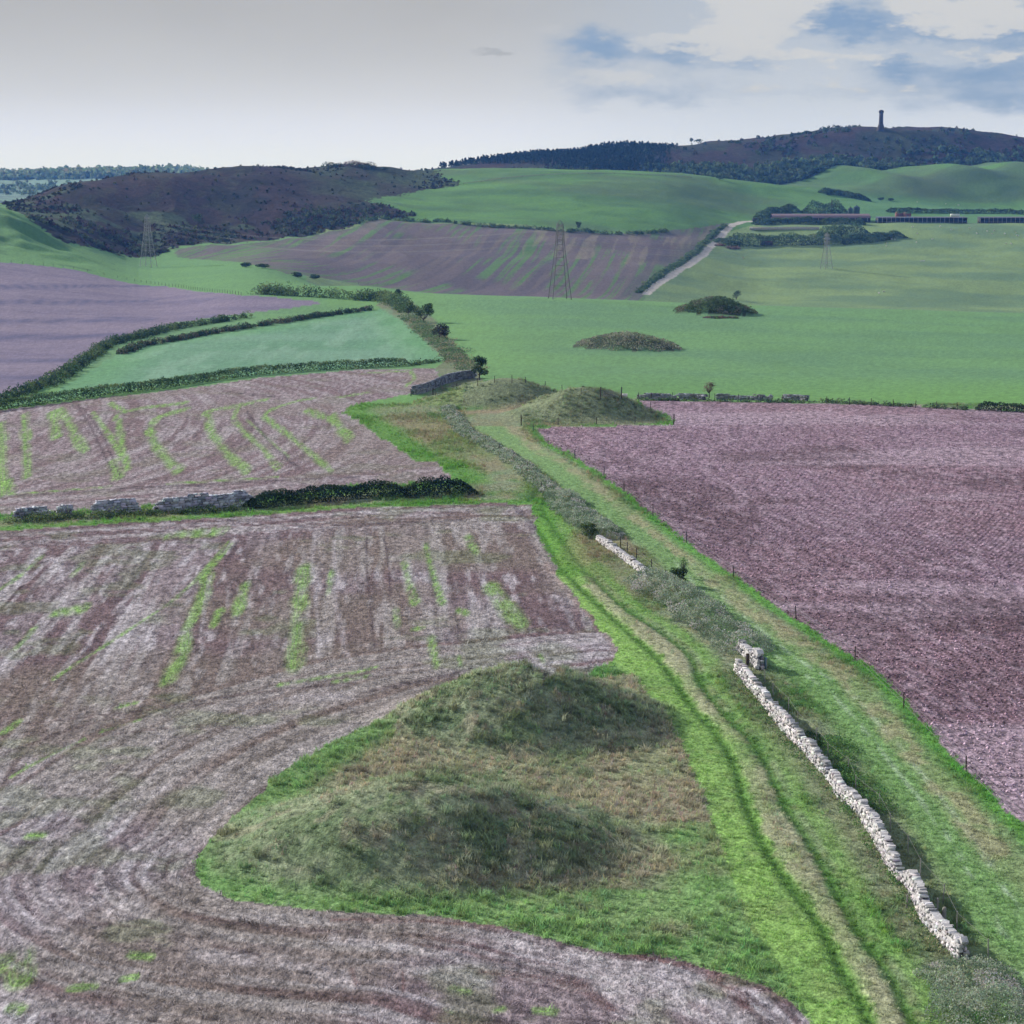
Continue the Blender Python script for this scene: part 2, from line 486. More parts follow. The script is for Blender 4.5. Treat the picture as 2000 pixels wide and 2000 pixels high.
farm_track = smooth_line(PX([(1262, 574), (1300, 545), (1343, 519), (1391, 479), (1412, 458), (1434, 438), (1470, 432), (1510, 430)], 1040), 4)
WALL_BASE = [(1441, 1316), (1468, 1349), (1493, 1379), (1524, 1416), (1543, 1438), (1572, 1465), (1597, 1497), (1619, 1518), (1632, 1541), (1644, 1562), (1669, 1584), (1691, 1610), (1717, 1653), (1749, 1708), (1782, 1742), (1793, 1766), (1807, 1795), (1836, 1831), (1880, 1880)]
wall_line = smooth_line(flat(WALL_BASE), .5)

# ------------------------------------------------------------------ the land as one grid of vertices
gu = np.concatenate([np.arange(-1500, -60, 24.0), np.arange(-60, 2060, 3.2), np.arange(2060, 3700, 24.0)])
_r = np.arange(2420.0, 597.0, -3.2)
gd = np.array([-CAM_H / ray(1000, q)[1] for q in _r])
gd = np.concatenate([gd, np.arange(gd[-1] + 5, 1000, 7.0), np.arange(1000, 2460, 3.7), np.geomspace(2470, 5700, 46)])
GX = (gu[None, :] - 1000) / FOC * gd[:, None]
GY = np.repeat(gd[:, None], len(gu), 1)
GU = np.repeat(gu[None, :], len(gd), 0)
NR, NC = GX.shape
GZ = terr(GX, GY)
fx, fy = GX.ravel(), GY.ravel()

cls = np.zeros((NR, NC), int)
cls[GY > 352] = 6
cls[(GY > 1120) & (GU > 1150)] = 13
cls[GY > 1030] = np.where((GU[GY > 1030] > 600), 13, 6)
cls[GY > np.interp(GU, [1150, 1300, 1400, 1480, 1560, 3800], [1480, 1500, 1570, 1640, 1664, 1664])] = 10
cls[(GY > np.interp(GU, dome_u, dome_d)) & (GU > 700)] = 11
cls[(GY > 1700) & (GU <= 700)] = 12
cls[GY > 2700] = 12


def setc(poly, c, jit=0.0, seed=50):
    jx = (fbm(GX / 3.0, GY / 3.0, seed, 3) - .5) * jit if jit else 0
    jy = (fbm(GX / 3.0, GY / 3.0, seed + 9, 3) - .5) * jit if jit else 0
    cls[inside(poly, GX + jx, GY + jy)] = c


setc(vergeB, 0)
setc(scrub, 0)
setc(heath, 9, 14)
setc(polyE, 5, 4)
setc(polyD, 4, 3)
setc(polyC, 3, 2)
setc(polyB, 2, 1.8)
setc(polyA, 1, 1.2)
setc(polyG, 7, 0.9)
d_track = dist_line(track, GX, GY, maxd=12)
d_rl = dist_line(rutL, GX, GY, maxd=14)
d_rr = dist_line(rutR, GX, GY, maxd=14)
d_ft = dist_line(farm_track, GX, GY, maxd=30)
cls[(d_track < 2.2) & (cls == 0)] = 15
cls[((d_rl < 1.0) | (d_rr < 1.0)) & (cls == 0)] = 16
cls[(d_ft < 2.7) & (GY > 1040)] = 14
MC = [20, 21, 22, 23, 24, 25]
for i_, (mx, my, rx, ry, h) in enumerate(MOUNDS):
    d = np.sqrt(((GX - mx) / rx) ** 2 + ((GY - my) / ry) ** 2) + (fbm(GX / 2.2, GY / 2.2, 70, 3) - .5) * .25
    cls[(d < 0.86) & np.isin(cls, (0, 6))] = MC[i_]
# wheel ruts are sunk a little into the grass
GZ -= 0.16 * np.exp(-(d_rl / .38) ** 2) + 0.16 * np.exp(-(d_rr / .38) ** 2)
mid = (d_rl < 4) & (d_rr < 4)

# ------------------------------------------------------------------ colours of soil, straw and grass (vertex colours, with slope shade painted in on the right spurs)
K = 1.18                            # brightness of a sunlit level white surface


def C(r, g, b):
    return np.array([lin(r) / K, lin(g) / K, lin(b) / K])


CO = np.zeros((NR, NC, 3))


def over(sel, mask, col):
    """mix a colour into the selected cells"""
    k = np.nonzero(sel)
    if len(k[0]) == 0:
        return
    m = np.clip(mask[k] if isinstance(mask, np.ndarray) and mask.shape else np.full(len(k[0]), float(mask)), 0, 1)[:, None]
    CO[k] = CO[k] * (1 - m) + np.asarray(col) * m


def blend(mask, col):
    over(np.ones((NR, NC), bool), mask, col)


N1 = fbm(GX / 1.3, GY / 1.3, 101, 4)
N2 = fbm(GX / 6, GY / 6, 102, 4)
N3 = fbm(GX / 28, GY / 28, 103, 4)
N4 = fbm(GX / 120, GY / 120, 104, 4)

GREEN, LUSH, DULL, STRAW, DEAD = C(122, 164, 104), C(126, 170, 100), C(144, 158, 128), C(180, 168, 146), C(148, 130, 106)
# rough grass everywhere first
CO[:] = DULL
blend(sstep(.42, .62, N2), C(104, 142, 84))
blend(sstep(.5, .68, N1) * .6, C(152, 150, 116))
blend(sstep(.52, .66, N3) * .45, C(146, 142, 112))

# pastures
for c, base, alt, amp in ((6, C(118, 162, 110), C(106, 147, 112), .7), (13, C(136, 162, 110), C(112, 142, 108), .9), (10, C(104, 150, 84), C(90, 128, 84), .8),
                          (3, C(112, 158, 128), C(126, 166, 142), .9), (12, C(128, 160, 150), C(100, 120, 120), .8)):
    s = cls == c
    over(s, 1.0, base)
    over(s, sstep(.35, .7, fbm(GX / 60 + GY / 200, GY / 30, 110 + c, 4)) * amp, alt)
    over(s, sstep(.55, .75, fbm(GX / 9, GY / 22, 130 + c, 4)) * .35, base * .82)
    over(s, sstep(.6, .8, N1) * .25, base * .75)
s = cls == 6
over(s, (1 - sstep(352, 430, GY)) * .75, C(118, 166, 92))
over(s & (GU < 800), sstep(600, 750, GY) * .6, C(110, 158, 96))
d_sc = dist_line(scrub, GX, GY, True, 60)
over(s, (1 - sstep(2, 26, d_sc)) * .5, C(122, 168, 100))
over(cls == 3, sstep(.52, .7, fbm(GX / 5, GY / 40, 141, 4)) * .5, C(146, 182, 160))
d_c = dist_line(polyC, GX, GY, True, 30)
over(cls == 3, (1 - sstep(2, 14, d_c)) * .45, C(110, 168, 104))
# the dome: brown thistly patches, painted slope shade at right, a yellowish crown
over(cls == 10, sstep(.55, .75, N4) * .5, C(100, 118, 90))
over((cls == 10) & (GU > 1500), sstep(1560, 1700, GU) * sstep(1960, 1990, GY) * sstep(.47, .55, fbm(GX / 130 - GY / 75, GY / 95, 171, 2)) * .45, C(96, 108, 88))  # shade on the rolling right hand slopes, partly painted into the grass colour
over((cls == 10) & (GU > 1500), sstep(1560, 1700, GU) * (1 - sstep(1930, 1975, GY)), C(100, 146, 96))

NN = .5 * fbm(GX / .42, GY / 3.0, 260, 2) + .5 * fbm(GX / 1.6, GY / 4.0, 263, 3)


def paint(c, pts, wpx, col, a=1.0, br=.45, dmin=60, across=None):
    """a strip of another colour along a traced line; its width is given in pixels of the photograph"""
    wl = PX(pts, dmin)
    dm = float(np.mean(wl[:, 1]))
    wm = wpx * dm / FOC * (.5 if c != 2 else .36)
    if len(wl) > 2:
        wl = smooth_line(wl, 2.0)
    sq = min(1.0, CAM_H / dm * 1.05)          # rows lie flatter than they are wide: widths are measured on the tilted ground
    d = dist_line(wl * np.array([1, sq]), GX, GY * sq, False, wm * 3 + .2)
    k = (cls == c) & (d < wm * 3)
    m = np.zeros((NR, NC))
    rw = max(.16, wm / 2.5)
    m[k] = (1 - sstep(wm * .2, wm * 1.35, d[k] + (N2[k] - .5) * wm * 1.5)) * sstep(br - .26, br + .16, NN[k]) * (.45 + .55 * np.cos(d[k] * math.pi / rw) ** 2) * a
    over(k, m, col)


# far ploughed field on the left, crossed by uneven darker bands
s = cls == 4
over(s, 1.0, C(136, 126, 150))
bnd = fbm(GX / 170, (GY + GX * .12) / 30, 180, 3)
over(s, sstep(.48, .60, bnd) * .4, C(108, 102, 134))
over(s, sstep(.5, .7, fbm(GX / 40, (GY + GX * .3) / 3.2, 181, 3)) * .35, C(150, 138, 156))
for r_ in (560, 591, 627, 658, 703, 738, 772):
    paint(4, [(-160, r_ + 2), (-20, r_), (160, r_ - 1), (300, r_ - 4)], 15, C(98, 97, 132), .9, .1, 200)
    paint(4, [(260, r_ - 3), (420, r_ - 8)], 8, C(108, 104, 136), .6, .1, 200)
# far stubble on the other side of the valley
s = cls == 5
sE = (GX - 6 * np.sin(GY / 90)) * .985 - GY * .17
tE = GX * .17 + GY * .985
over(s, 1.0, C(120, 110, 118))
over(s, sstep(.45, .65, fbm(sE / 14, tE / 160, 190, 3)) * .6, C(96, 92, 106))
over(s, sstep(.52, .68, fbm(sE / 5, tE / 120, 191, 3)) * .6, C(128, 118, 118))
over(s, sstep(.52, .64, fbm(sE / 2.6, tE / 160, 192, 3)) * sstep(.42, .58, fbm(GX / 60, GY / 110, 194, 3)) * .85, C(100, 142, 84))
over(s & (GU > 1020) & (GY > 1350), sstep(.55, .64, fbm(sE / 4, tE / 90, 193, 2)) * .6, C(150, 142, 128))
d_e = dist_line(polyE, GX, GY, True, 40)
over(s, (1 - sstep(3, 20, d_e)) * .35, C(94, 116, 88))

# right hand ploughed field
s = cls == 7
sG = GX * .984 + GY * .179
tG = -GX * .179 + GY * .984
over(s, 1.0, C(154, 128, 138))
over(s, sstep(.40, .62, fbm(GX / 30, GY / 34, 200, 3)) * .7, C(156, 134, 148))
over(s, sstep(.56, .74, fbm(GX / 22, GY / 26, 201, 4)) * .75, C(104, 84, 88))
over(s, sstep(.4, .75, fbm(sG / .55, tG / 6, 202, 3)) * .4, C(96, 76, 84))
row = .5 + .5 * np.sin(sG * 2 * math.pi / .62 + 3.0 * fbm(GX / 6, GY / 20, 205, 2))
over(s, sstep(.55, .95, row * (.75 + .6 * fbm(sG / .5, tG / 1.3, 206, 2))) * (1 - .7 * sstep(170, 300, GY)) * .85, C(74, 56, 60))
row2 = .5 + .5 * np.sin(sG * 2 * math.pi / 1.5 + 4.0 * fbm(GX / 9, GY / 30, 207, 2))
over(s, sstep(.5, .9, row2 * (.5 + fbm(sG / 1.2, tG / 9, 208, 2))) * .4, C(108, 86, 92))
over(s, sstep(.5, .62, fbm(GX / 60, GY / 16, 209, 3)) * .55, C(172, 154, 164))
over(s, sstep(.5, .75, fbm(sG / .8, tG / 3, 203, 3)) * .4, C(176, 158, 168))

# stubble fields
def stubble(c, across, along, seed):
    s = cls == c
    over(s, 1.0, C(156, 142, 146))
    over(s, sstep(.42, .60, fbm(across / 2.6, along / 60, seed, 3)) * .8, C(124, 100, 102))
    over(s, sstep(.50, .66, fbm(across / 1.5, along / 30, seed + 1, 3)) * .75, C(194, 188, 190))
    over(s, sstep(.54, .72, fbm(across / .7, along / 5, seed + 2, 3)) * .6, C(210, 204, 210))
    over(s, sstep(.55, .75, fbm(across / .45, along / 4, seed + 3, 2)) * .55, C(100, 86, 90))
    over(s, (.5 + .5 * np.cos(across * 2 * math.pi / .8 + 2.5 * N2)) ** 2 * (1 - sstep(150, 250, along * 0 + GY)) * .32, C(104, 88, 92))
    tw = np.abs((across + .5 * N3) % 10.5 - 5.25)
    over(s, ((np.exp(-((tw - .9) / .2) ** 2)) * sstep(.3, .5, N2)) * .6, C(88, 74, 78))
    over(s, sstep(.5, .68, N3) * .45, C(142, 134, 118))
    over(s, sstep(.58, .7, N2) * .3, C(112, 136, 84))


d_A = dist_line(polyA, GX, GY, True, 40)
d_P = dist_line(paddock, GX, GY, True, 60)
acrA = GX + .06 * GY
alA = GY.copy()
head = (d_P < 17) & (GY < 175)
acrA = np.where(head, d_P * 1.0 + 300, acrA)
alA = np.where(head, GX * .6 - GY * .6, alA)
topd = dist_line(polyA[:6], GX, GY, False, 40)
acrA = np.where(topd < 13, topd + 600, acrA)
alA = np.where(topd < 13, GX, alA)
stubble(1, acrA, alA, 210)
topB = dist_line(polyB[-8:], GX, GY, False, 40)
acrB = GX - .30 * (GY - 260) + .003 * (GY - 260) ** 2
acrB = np.where(topB < 12, topB + 600, acrB)
alB = np.where(topB < 12, GX, GY)
stubble(2, acrB, alB, 230)
over(cls == 2, .42, C(140, 122, 124))


LG = C(136, 180, 90)
for pts, wd in (([(0, 350), (10, 740)], 60), ([(135, 300), (140, 450), (150, 640)], 42), ([(320, 270), (390, 380), (425, 455), (460, 500)], 42), ([(500, 290), (580, 400), (650, 520)], 26),
                ([(600, 560), (640, 640)], 60), ([(960, 610), (850, 480), (810, 380), (850, 320), (1010, 270)], 52), ([(620, 330), (640, 300), (760, 270), (1000, 240)], 34), ([(640, 330), (660, 480), (690, 600)], 40),
                ([(1330, 610), (1200, 480), (1130, 370), (1125, 310), (1100, 295), (1250, 260), (1440, 220)], 46), ([(1500, 590), (1420, 490), (1300, 380), (1262, 320), (1290, 262), (1440, 222)], 34),
                ([(1790, 610), (1600, 450), (1500, 370), (1430, 300), (1600, 230), (1700, 215)], 34), ([(1880, 400), (1760, 320), (1650, 285)], 50), ([(1330, 330), (1450, 440), (1560, 530)], 14),
                ([(590, 240), (680, 290)], 26), ([(280, 290), (310, 420)], 50), ([(40, 660), (60, 730)], 50), ([(0, 735), (600, 690)], 16), ([(900, 675), (1500, 640)], 14)):
    paint(2, T4(pts), wd * .3623, LG, .95, .38, 150)
for pts, wd in (([(0, 450), (40, 510), (90, 570)], 70), ([(20, 350), (200, 320)], 22), ([(420, 210), (440, 250), (400, 280)], 30), ([(150, 220), (400, 205)], 12)):
    paint(2, T5(pts), wd * .3623, LG, .9, .38, 150)
for pts, wd in (([(410, 240), (520, 430), (600, 600)], 12), ([(440, 260), (560, 430), (650, 640)], 8), ([(1330, 290), (1480, 480), (1620, 600)], 20), ([(0, 745), (900, 690), (1932, 640)], 22), ([(1200, 180), (1500, 210)], 14)):
    paint(2, T4(pts), wd * .3623, C(84, 72, 78), .8, .2, 150)
for pts, wd in (([(210, 1080), (100, 1180), (0, 1245)], 34), ([(1245, 1005), (1170, 1090), (1110, 1170)], 34), ([(1110, 1180), (1090, 1290), (1010, 1450)], 70), ([(1000, 1500), (960, 1640), (900, 1740)], 80), ([(1320, 1230), (1280, 1370)], 60),
                ([(1640, 1140), (1610, 1350), (1590, 1650)], 90), ([(1790, 1150), (1770, 1260)], 30), ([(1180, 1370), (1150, 1440)], 50), ([(1230, 990), (1050, 1200), (640, 1500), (300, 1720)], 26), ([(180, 1460), (90, 1560)], 50),
                ([(300, 1370), (450, 1350)], 60), ([(440, 1110), (400, 1160)], 46), ([(1932, 1690), (1500, 1760)], 20), ([(900, 960), (1200, 930)], 50)):
    paint(1, T4(pts), wd * .3623, LG, .95, .42)
for pts, wd in (([(385, 1240), (440, 1450)], 50), ([(500, 1150), (540, 1300), (590, 1450)], 46), ([(730, 1110), (770, 1190)], 56), ([(860, 1380), (940, 1490), (1010, 1570)], 100), ([(340, 1500), (350, 1580)], 44), ([(530, 1650), (560, 1790)], 60),
                ([(680, 1500), (720, 1510)], 40), ([(430, 1600), (490, 1590)], 30), ([(1120, 1740), (1140, 1790)], 40), ([(680, 1750), (690, 1790)], 40), ([(100, 1840), (240, 1800)], 22)):
    paint(1, T5(pts), wd * .3623, LG, .9, .42)
for pts, wd in (([(0, 1620), (90, 1560), (110, 1680)], 130), ([(380, 1740), (510, 1730)], 46), ([(60, 1850), (110, 1860)], 70), ([(660, 1690), (730, 1680)], 40), ([(20, 360), (90, 310)], 50), ([(60, 600), (260, 490), (450, 400)], 26),
                ([(620, 230), (740, 200)], 24), ([(700, 1560), (820, 1570)], 50), ([(150, 920), (230, 920)], 60), ([(540, 360), (760, 290)], 20)):
    paint(1, T7(pts), wd * .3623, LG, .95, .4)
for pts, wd in (([(640, 1740), (730, 1760)], 70), ([(870, 1860), (920, 1850)], 50), ([(1090, 1860), (1190, 1870)], 60), ([(600, 1850), (640, 1870)], 40), ([(180, 60), (0, 90)], 20)):
    paint(1, T8(pts), wd * .3623, LG, .9, .4)
# lying straw, bare earth and old wheelings in the near stubble
for pts, wd in (([(420, 880), (250, 960), (160, 1180), (350, 1300), (700, 1340)], 150), ([(900, 660), (620, 760)], 60), ([(1600, 180), (1900, 160)], 60), ([(1050, 1560), (1500, 1600), (1900, 1700)], 80), ([(50, 640), (400, 420)], 60)):
    paint(1, T7(pts), wd * .3623, C(196, 188, 190), .75, .42)
for pts, wd in (([(950, 1470), (1300, 1560), (1650, 1700), (1932, 1830)], 170), ([(1500, 1750), (1700, 1900)], 150), ([(400, 1650), (700, 1620)], 70), ([(0, 1480), (400, 1520)], 60)):
    paint(1, T8(pts), wd * .3623, C(208, 200, 202), .8, .40)
paint(1, T9([(0, 1700), (200, 1820), (300, 1932)]), 70, C(208, 200, 204), .8, .4)
for pts, wd in (([(1700, 960), (1680, 1100), (1700, 1250), (1720, 1600)], 22), ([(1800, 980), (1810, 1300), (1870, 1600)], 26), ([(1130, 1180), (1090, 1420), (1080, 1520)], 22)):
    paint(1, T4(pts), wd * .3623, C(190, 182, 186), .7, .35)
for pts, wd in (([(185, 1060), (180, 1250), (200, 1450), (225, 1700)], 13), ([(270, 1080), (300, 1250), (310, 1420)], 14), ([(1410, 1740), (1380, 1800), (1250, 1870), (1100, 1900), (930, 1905)], 20), ([(850, 1780), (600, 1850), (200, 1932)], 20),
                ([(1000, 980), (1100, 1180), (1250, 1340), (1400, 1500)], 16), ([(0, 1040), (700, 1010)], 14)):
    paint(1, T5(pts), wd * .3623, C(78, 66, 72), .8, .25)
for pts, wd in (([(0, 480), (500, 310), (1200, 170), (1932, 90)], 20), ([(0, 330), (700, 250), (1300, 190)], 14), ([(1350, 780), (1100, 980), (900, 1070), (890, 1140)], 40), ([(1932, 390), (1500, 600), (1300, 780)], 40), ([(500, 380), (1300, 300)], 14),
                ([(1000, 1340), (1500, 1420), (1932, 1440)], 30), ([(0, 1080), (150, 1050)], 90), ([(1150, 1510), (1400, 1560)], 24), ([(900, 1420), (400, 1380)], 30), ([(1300, 1750), (1932, 1800)], 60)):
    paint(1, T7(pts), wd * .3623, C(96, 78, 78), .75, .3)
paint(1, T5([(960, 940), (1000, 1010), (1060, 1090), (1180, 1290), (1300, 1430)]), 8, C(176, 164, 160), .8, .2)
paint(1, T5([(1000, 960), (1060, 1000), (1090, 1060)]), 20, C(96, 80, 84), .7, .2)
paint(1, T5([(1150, 1250), (1300, 1440), (1450, 1600), (1520, 1700), (1500, 1780)]), 18, C(170, 148, 140), .7, .3)
for pts, wd in (([(0, 1370), (500, 1380), (1000, 1420), (1400, 1500), (1700, 1580), (1932, 1620)], 40), ([(800, 1650), (1300, 1720), (1500, 1850)], 60), ([(100, 1640), (130, 1720)], 30), ([(380, 1650), (380, 1760)], 26)):
    paint(1, T8(pts), wd * .3623, C(120, 88, 84), .7, .3)
paint(1, T9([(250, 1700), (380, 1760), (420, 1820)]), 50, C(130, 92, 88), .8, .3)

# verges round the near fields
s0 = np.isin(cls, (0, 15, 16)) | (cls >= 20)
v = s0 & (GY < 360)
over(v, (1 - sstep(.6, 2.6, d_A + (N2 - .5) * 2.0)) * .85, LUSH)
# the wide mown strip between the stubble and the left rut
between = v & (GY < 240) & (GX > np.interp(GY, rutL[:, 1][::-1], rutL[:, 0][::-1]) - 9)
strip_in = np.interp(GY, rutL[:, 1][::-1], rutL[:, 0][::-1]) - GX      # metres left of the left rut
over(v & (GY < 240), sstep(-2.0, -.4, strip_in) * (1 - sstep(3.0, 4.6, strip_in + (N2 - .5) * 2.5)) * (1 - .35 * sstep(.5, .68, N2)), C(152, 194, 108))
over(v, np.exp(-(d_rl / .42) ** 2) * .85, C(78, 122, 52))
over(v, np.exp(-(d_rr / .42) ** 2) * .85, C(84, 128, 56))
# straw coloured crown between the wheel ruts
dR = GX - np.interp(GY, rutL[:, 1][::-1], rutL[:, 0][::-1])
dL = np.interp(GY, rutR[:, 1][::-1], rutR[:, 0][::-1]) - GX
crown = sstep(.25, .7, dR + (N1 - .5) * .7) * sstep(.25, .7, dL + (N1 - .5) * .7)
gap = (1 - .8 * np.exp(-((GY - 139) / 5.5) ** 2)) * sstep(95, 97, 200 - np.abs(GY - 95))
over(v & (GY < 196), crown * gap * (.85 - .3 * sstep(.48, .66, N2)), C(184, 184, 154))
over(v & (GY < 240), sstep(.3, 1.0, -dL) * (1 - sstep(1.2, 2.4, -dL + (N2 - .5) * 1.6)) * .8, C(134, 178, 96))
# paddock: pale dry grass between the mounds
pin = inside(paddock, GX, GY)
pm = pin & v & (GY < 175)
over(pm, 1.0, C(158, 164, 130))
over(pm, sstep(.44, .62, N2) * .5, C(186, 180, 156))
over(pm, sstep(.5, .66, fbm(GX / 4, GY / 4, 300, 4)) * .6, C(136, 156, 116))
over(pm, sstep(.55, .7, N3) * .35, C(176, 164, 142))
over(pm, (1 - sstep(1.5, 4.5, d_P + (N2 - .5) * 2.5)) * .9 * (GY < 122), LUSH)
over(pm & (GX < W(760, 140)[0]), (1 - sstep(2.0, 4.5, d_P)) * .85, C(122, 166, 98))
over(pm & (GX > W(1180, 120)[0]) & (GY < 138) & (GY > 105), (1 - sstep(.0, 9.0, 14 - np.abs(GX - W(1290, 122)[0]))) * 0 + .45 * sstep(.4, .6, N2), C(184, 174, 150))
over(pm & (GY < 110), .8 * (1 - sstep(.55, .75, N2)), C(138, 176, 112))
for i_ in (0, 1):
    mx, my, rx, ry, h = MOUNDS[i_]
    dd = np.sqrt(((GX - mx) / rx) ** 2 + ((GY - my) / ry) ** 2)
    over(v, (1 - sstep(.75, 1.0, dd + (N2 - .5) * .3)) * .8, C(146, 160, 130))
    over(v, (1 - sstep(.75, 1.0, dd)) * sstep(.48, .62, fbm(GX / 2.4, GY / 2.4, 310, 4)) * .6, C(104, 130, 88))
    over(v, (1 - sstep(.75, 1.0, dd)) * sstep(.56, .68, fbm(GX / 1.6, GY / 1.6, 311, 4)) * .55, C(172, 166, 144))
for i_ in (2, 3):
    mx, my, rx, ry, h = MOUNDS[i_]
    dd = np.sqrt(((GX - mx) / rx) ** 2 + ((GY - my) / ry) ** 2)
    over(s0, (1 - sstep(.8, 1.0, dd)) * .9, C(140, 152, 120))
    over(s0, (1 - sstep(.8, 1.0, dd)) * sstep(.48, .62, fbm(GX / 3, GY / 3, 312, 4)) * .6, C(112, 128, 98))
for i_ in (4, 5):
    over(cls == MC[i_], 1.0, C(92, 104, 82) if i_ == 4 else C(70, 86, 58))
    over(cls == MC[i_], sstep(.45, .6, fbm(GX / 2, GY / 3, 313, 4)) * .7, C(64, 74, 62) if i_ == 4 else C(52, 66, 44))
tr = flat([(890, 806), (930, 803), (990, 800), (1040, 798)])
over(v, (1 - sstep(1.5, 4.0, dist_line(tr, GX, GY, False, 20) + (N2 - .5) * 3)) * .7, C(172, 150, 132))
# strip between the hedge gap and the second stubble field, seen beside the middle mounds
vm = v & (GY > 200) & (GX < np.interp(GY, track[:, 1][::-1], track[:, 0][::-1]) - 3)
over(vm, sstep(.45, .6, fbm(GX / 8, GY / 22, 320, 4)) * .6, C(128, 150, 92))
over(vm, sstep(.5, .66, fbm(GX / 5, GY / 16, 321, 4)) * .6, C(160, 146, 120))
d_B = dist_line(polyB, GX, GY, True, 30)
over(vm & (GY > 225), (1 - sstep(2.5, 6.0, d_B + (N2 - .5) * 3)) * .85, C(100, 156, 66))
over(vm & (GY < 262), (1 - sstep(1.5, 4.5, d_A)) * .7, C(100, 158, 62))
# right hand track
sT = GX - np.interp(GY, track[:, 1][::-1], track[:, 0][::-1])
vt = v & (sT > -7) & (sT < 12) & (GY < 322 + 6 * (N2 - .5))
over(vt, (1 - sstep(1.6, 3.4, np.abs(sT) + (N2 - .5) * 1.2)) * .9, C(134, 172, 112))
over(vt & (GY < 170), (1 - sstep(2.2, 4.0, np.abs(sT) + (N2 - .5) * 1.2)) * .5, C(124, 166, 98))
over(vt & (GY < 210), (np.exp(-((sT - .75) / .22) ** 2) + .8 * np.exp(-((sT + .75) / .2) ** 2)) * sstep(.36, .55, fbm(GX / .5, GY / 2.2, 330, 3)) * .9, C(178, 202, 170))
d_G = dist_line(polyG, GX, GY, True, 20)
over(v, (1 - sstep(.6, 1.5, d_G + (N2 - .5) * 1.4)) * .9, C(106, 166, 76))
over(vt, sstep(1.3, 2.1, d_G + (N2 - .5)) * (1 - sstep(3.2, 4.4, d_G + (N2 - .5) * 2)) * .75 * (sT > 0) * (.35 + .65 * sstep(.4, .6, fbm(GX / 1.6, GY / 3.2, 335, 3))), C(176, 170, 140))
d_w = dist_line(wall_line, GX, GY, False, 12)
over(v, (1 - sstep(1.0, 3.4, d_w + (N2 - .5) * 2.0)) * .6 * (sT < 0), C(136, 148, 112))
# scrub strip and brambles' ground
over(inside(scrub, GX, GY), .6, C(124, 132, 112))
# hills of heath
s = cls == 9
over(s, 1.0, C(62, 48, 52))
over(s, sstep(.46, .62, fbm(GX / 26, GY / 60, 340, 4)) * .85, C(36, 40, 34))
over(s, sstep(.52, .66, fbm(GX / 50 + 3, GY / 90, 341, 4)) * .7, C(48, 38, 42))
over(s, sstep(.56, .7, fbm(GX / 14, GY / 40, 342, 4)) * .4, C(74, 80, 58))
over(s, sstep(540, 760, GU + (N4 - .5) * 260) * sstep(1500, 1640, GY + (N3 - .5) * 160) * (.35 + .65 * sstep(.4, .6, fbm(GX / 30, GY / 60, 343, 4))) * .8, C(78, 96, 64))
low = s & (GY < 1420) & (GU < 620)
over(low, sstep(.5, .62, fbm(GX / 22, GY / 30, 344, 4)) * .6, C(86, 112, 80))
s = cls == 11
over(s, 1.0, C(66, 54, 56))
over(s, sstep(.44, .60, fbm(GX / 40, GY / 70, 350, 4)) * .8, C(52, 62, 50))
over(s, sstep(.54, .68, fbm(GX / 20, GY / 40, 351, 4)) * .5, C(70, 82, 58))
over(s, (1 - sstep(2120, 2230, GY)) * .5, C(42, 54, 42))
s = cls == 6
over(s & (GU < 230) & (GY > 960), sstep(.5, .65, fbm(GX / 20, GY / 26, 360, 4)) * .6, C(82, 122, 82))
over(cls == 14, 1.0, C(208, 202, 200))
over(cls == 14, sstep(.5, .7, N2) * .3, C(176, 168, 162))
CO[cls == 7] *= np.array([1.10, 1.10, 1.17])
CO[(cls == 1) | (cls == 2)] *= np.array([1.05, 1.06, 1.11])
CO *= (0.90 + 0.2 * vn(GX * 3.1, GY * 3.1, 400))[..., None]
CO = np.clip(CO, .004, .9)

# ------------------------------------------------------------------ ground materials
def ground_mat(name, var=.3, sc=1.6, bump=.25, bsc=2.5, stretch=(1, 1, 1), fine=6.0, rough=.95, spec=.1):
    m = bpy.data.materials.new(name)
    m.use_nodes = True
    t = NT(m.node_tree)
    pos = t.n('ShaderNodeTexCoord').outputs['Object']
    p2 = t.scale(pos, stretch)
    att = t.n('ShaderNodeAttribute', attribute_name='Col')
    n1 = t.noise(p2, sc, 8, .62)
    n2 = t.noise(p2, fine, 5, .65)
    f = t.m('MULTIPLY', t.rng(n1, .34, .66, 1 - var, 1 + var), t.rng(n2, .34, .66, 1 - var, 1 + var))
    cc = t.n('ShaderNodeCombineXYZ')
    for k_ in range(3):
        t.l(f, cc.inputs[k_])
    col = t.mix(1.0, att.outputs['Color'], cc.outputs[0], 'MULTIPLY')
    b = t.n('ShaderNodeBsdfPrincipled')
    t.l(col, b.inputs['Base Color'])
    b.inputs['Roughness'].default_value = rough
    b.inputs['Specular IOR Level'].default_value = spec
    h = t.m('ADD', t.noise(p2, bsc, 6, .6), t.m('MULTIPLY', n2, .5))
    bp = t.n('ShaderNodeBump')
    bp.inputs['Strength'].default_value = 1.0
    bp.inputs['Distance'].default_value = bump
    t.l(h, bp.inputs['Height'])
    t.l(bp.outputs[0], b.inputs['Normal'])
    o = t.n('ShaderNodeOutputMaterial')
    t.l(b.outputs[0], o.inputs[0])
    return m


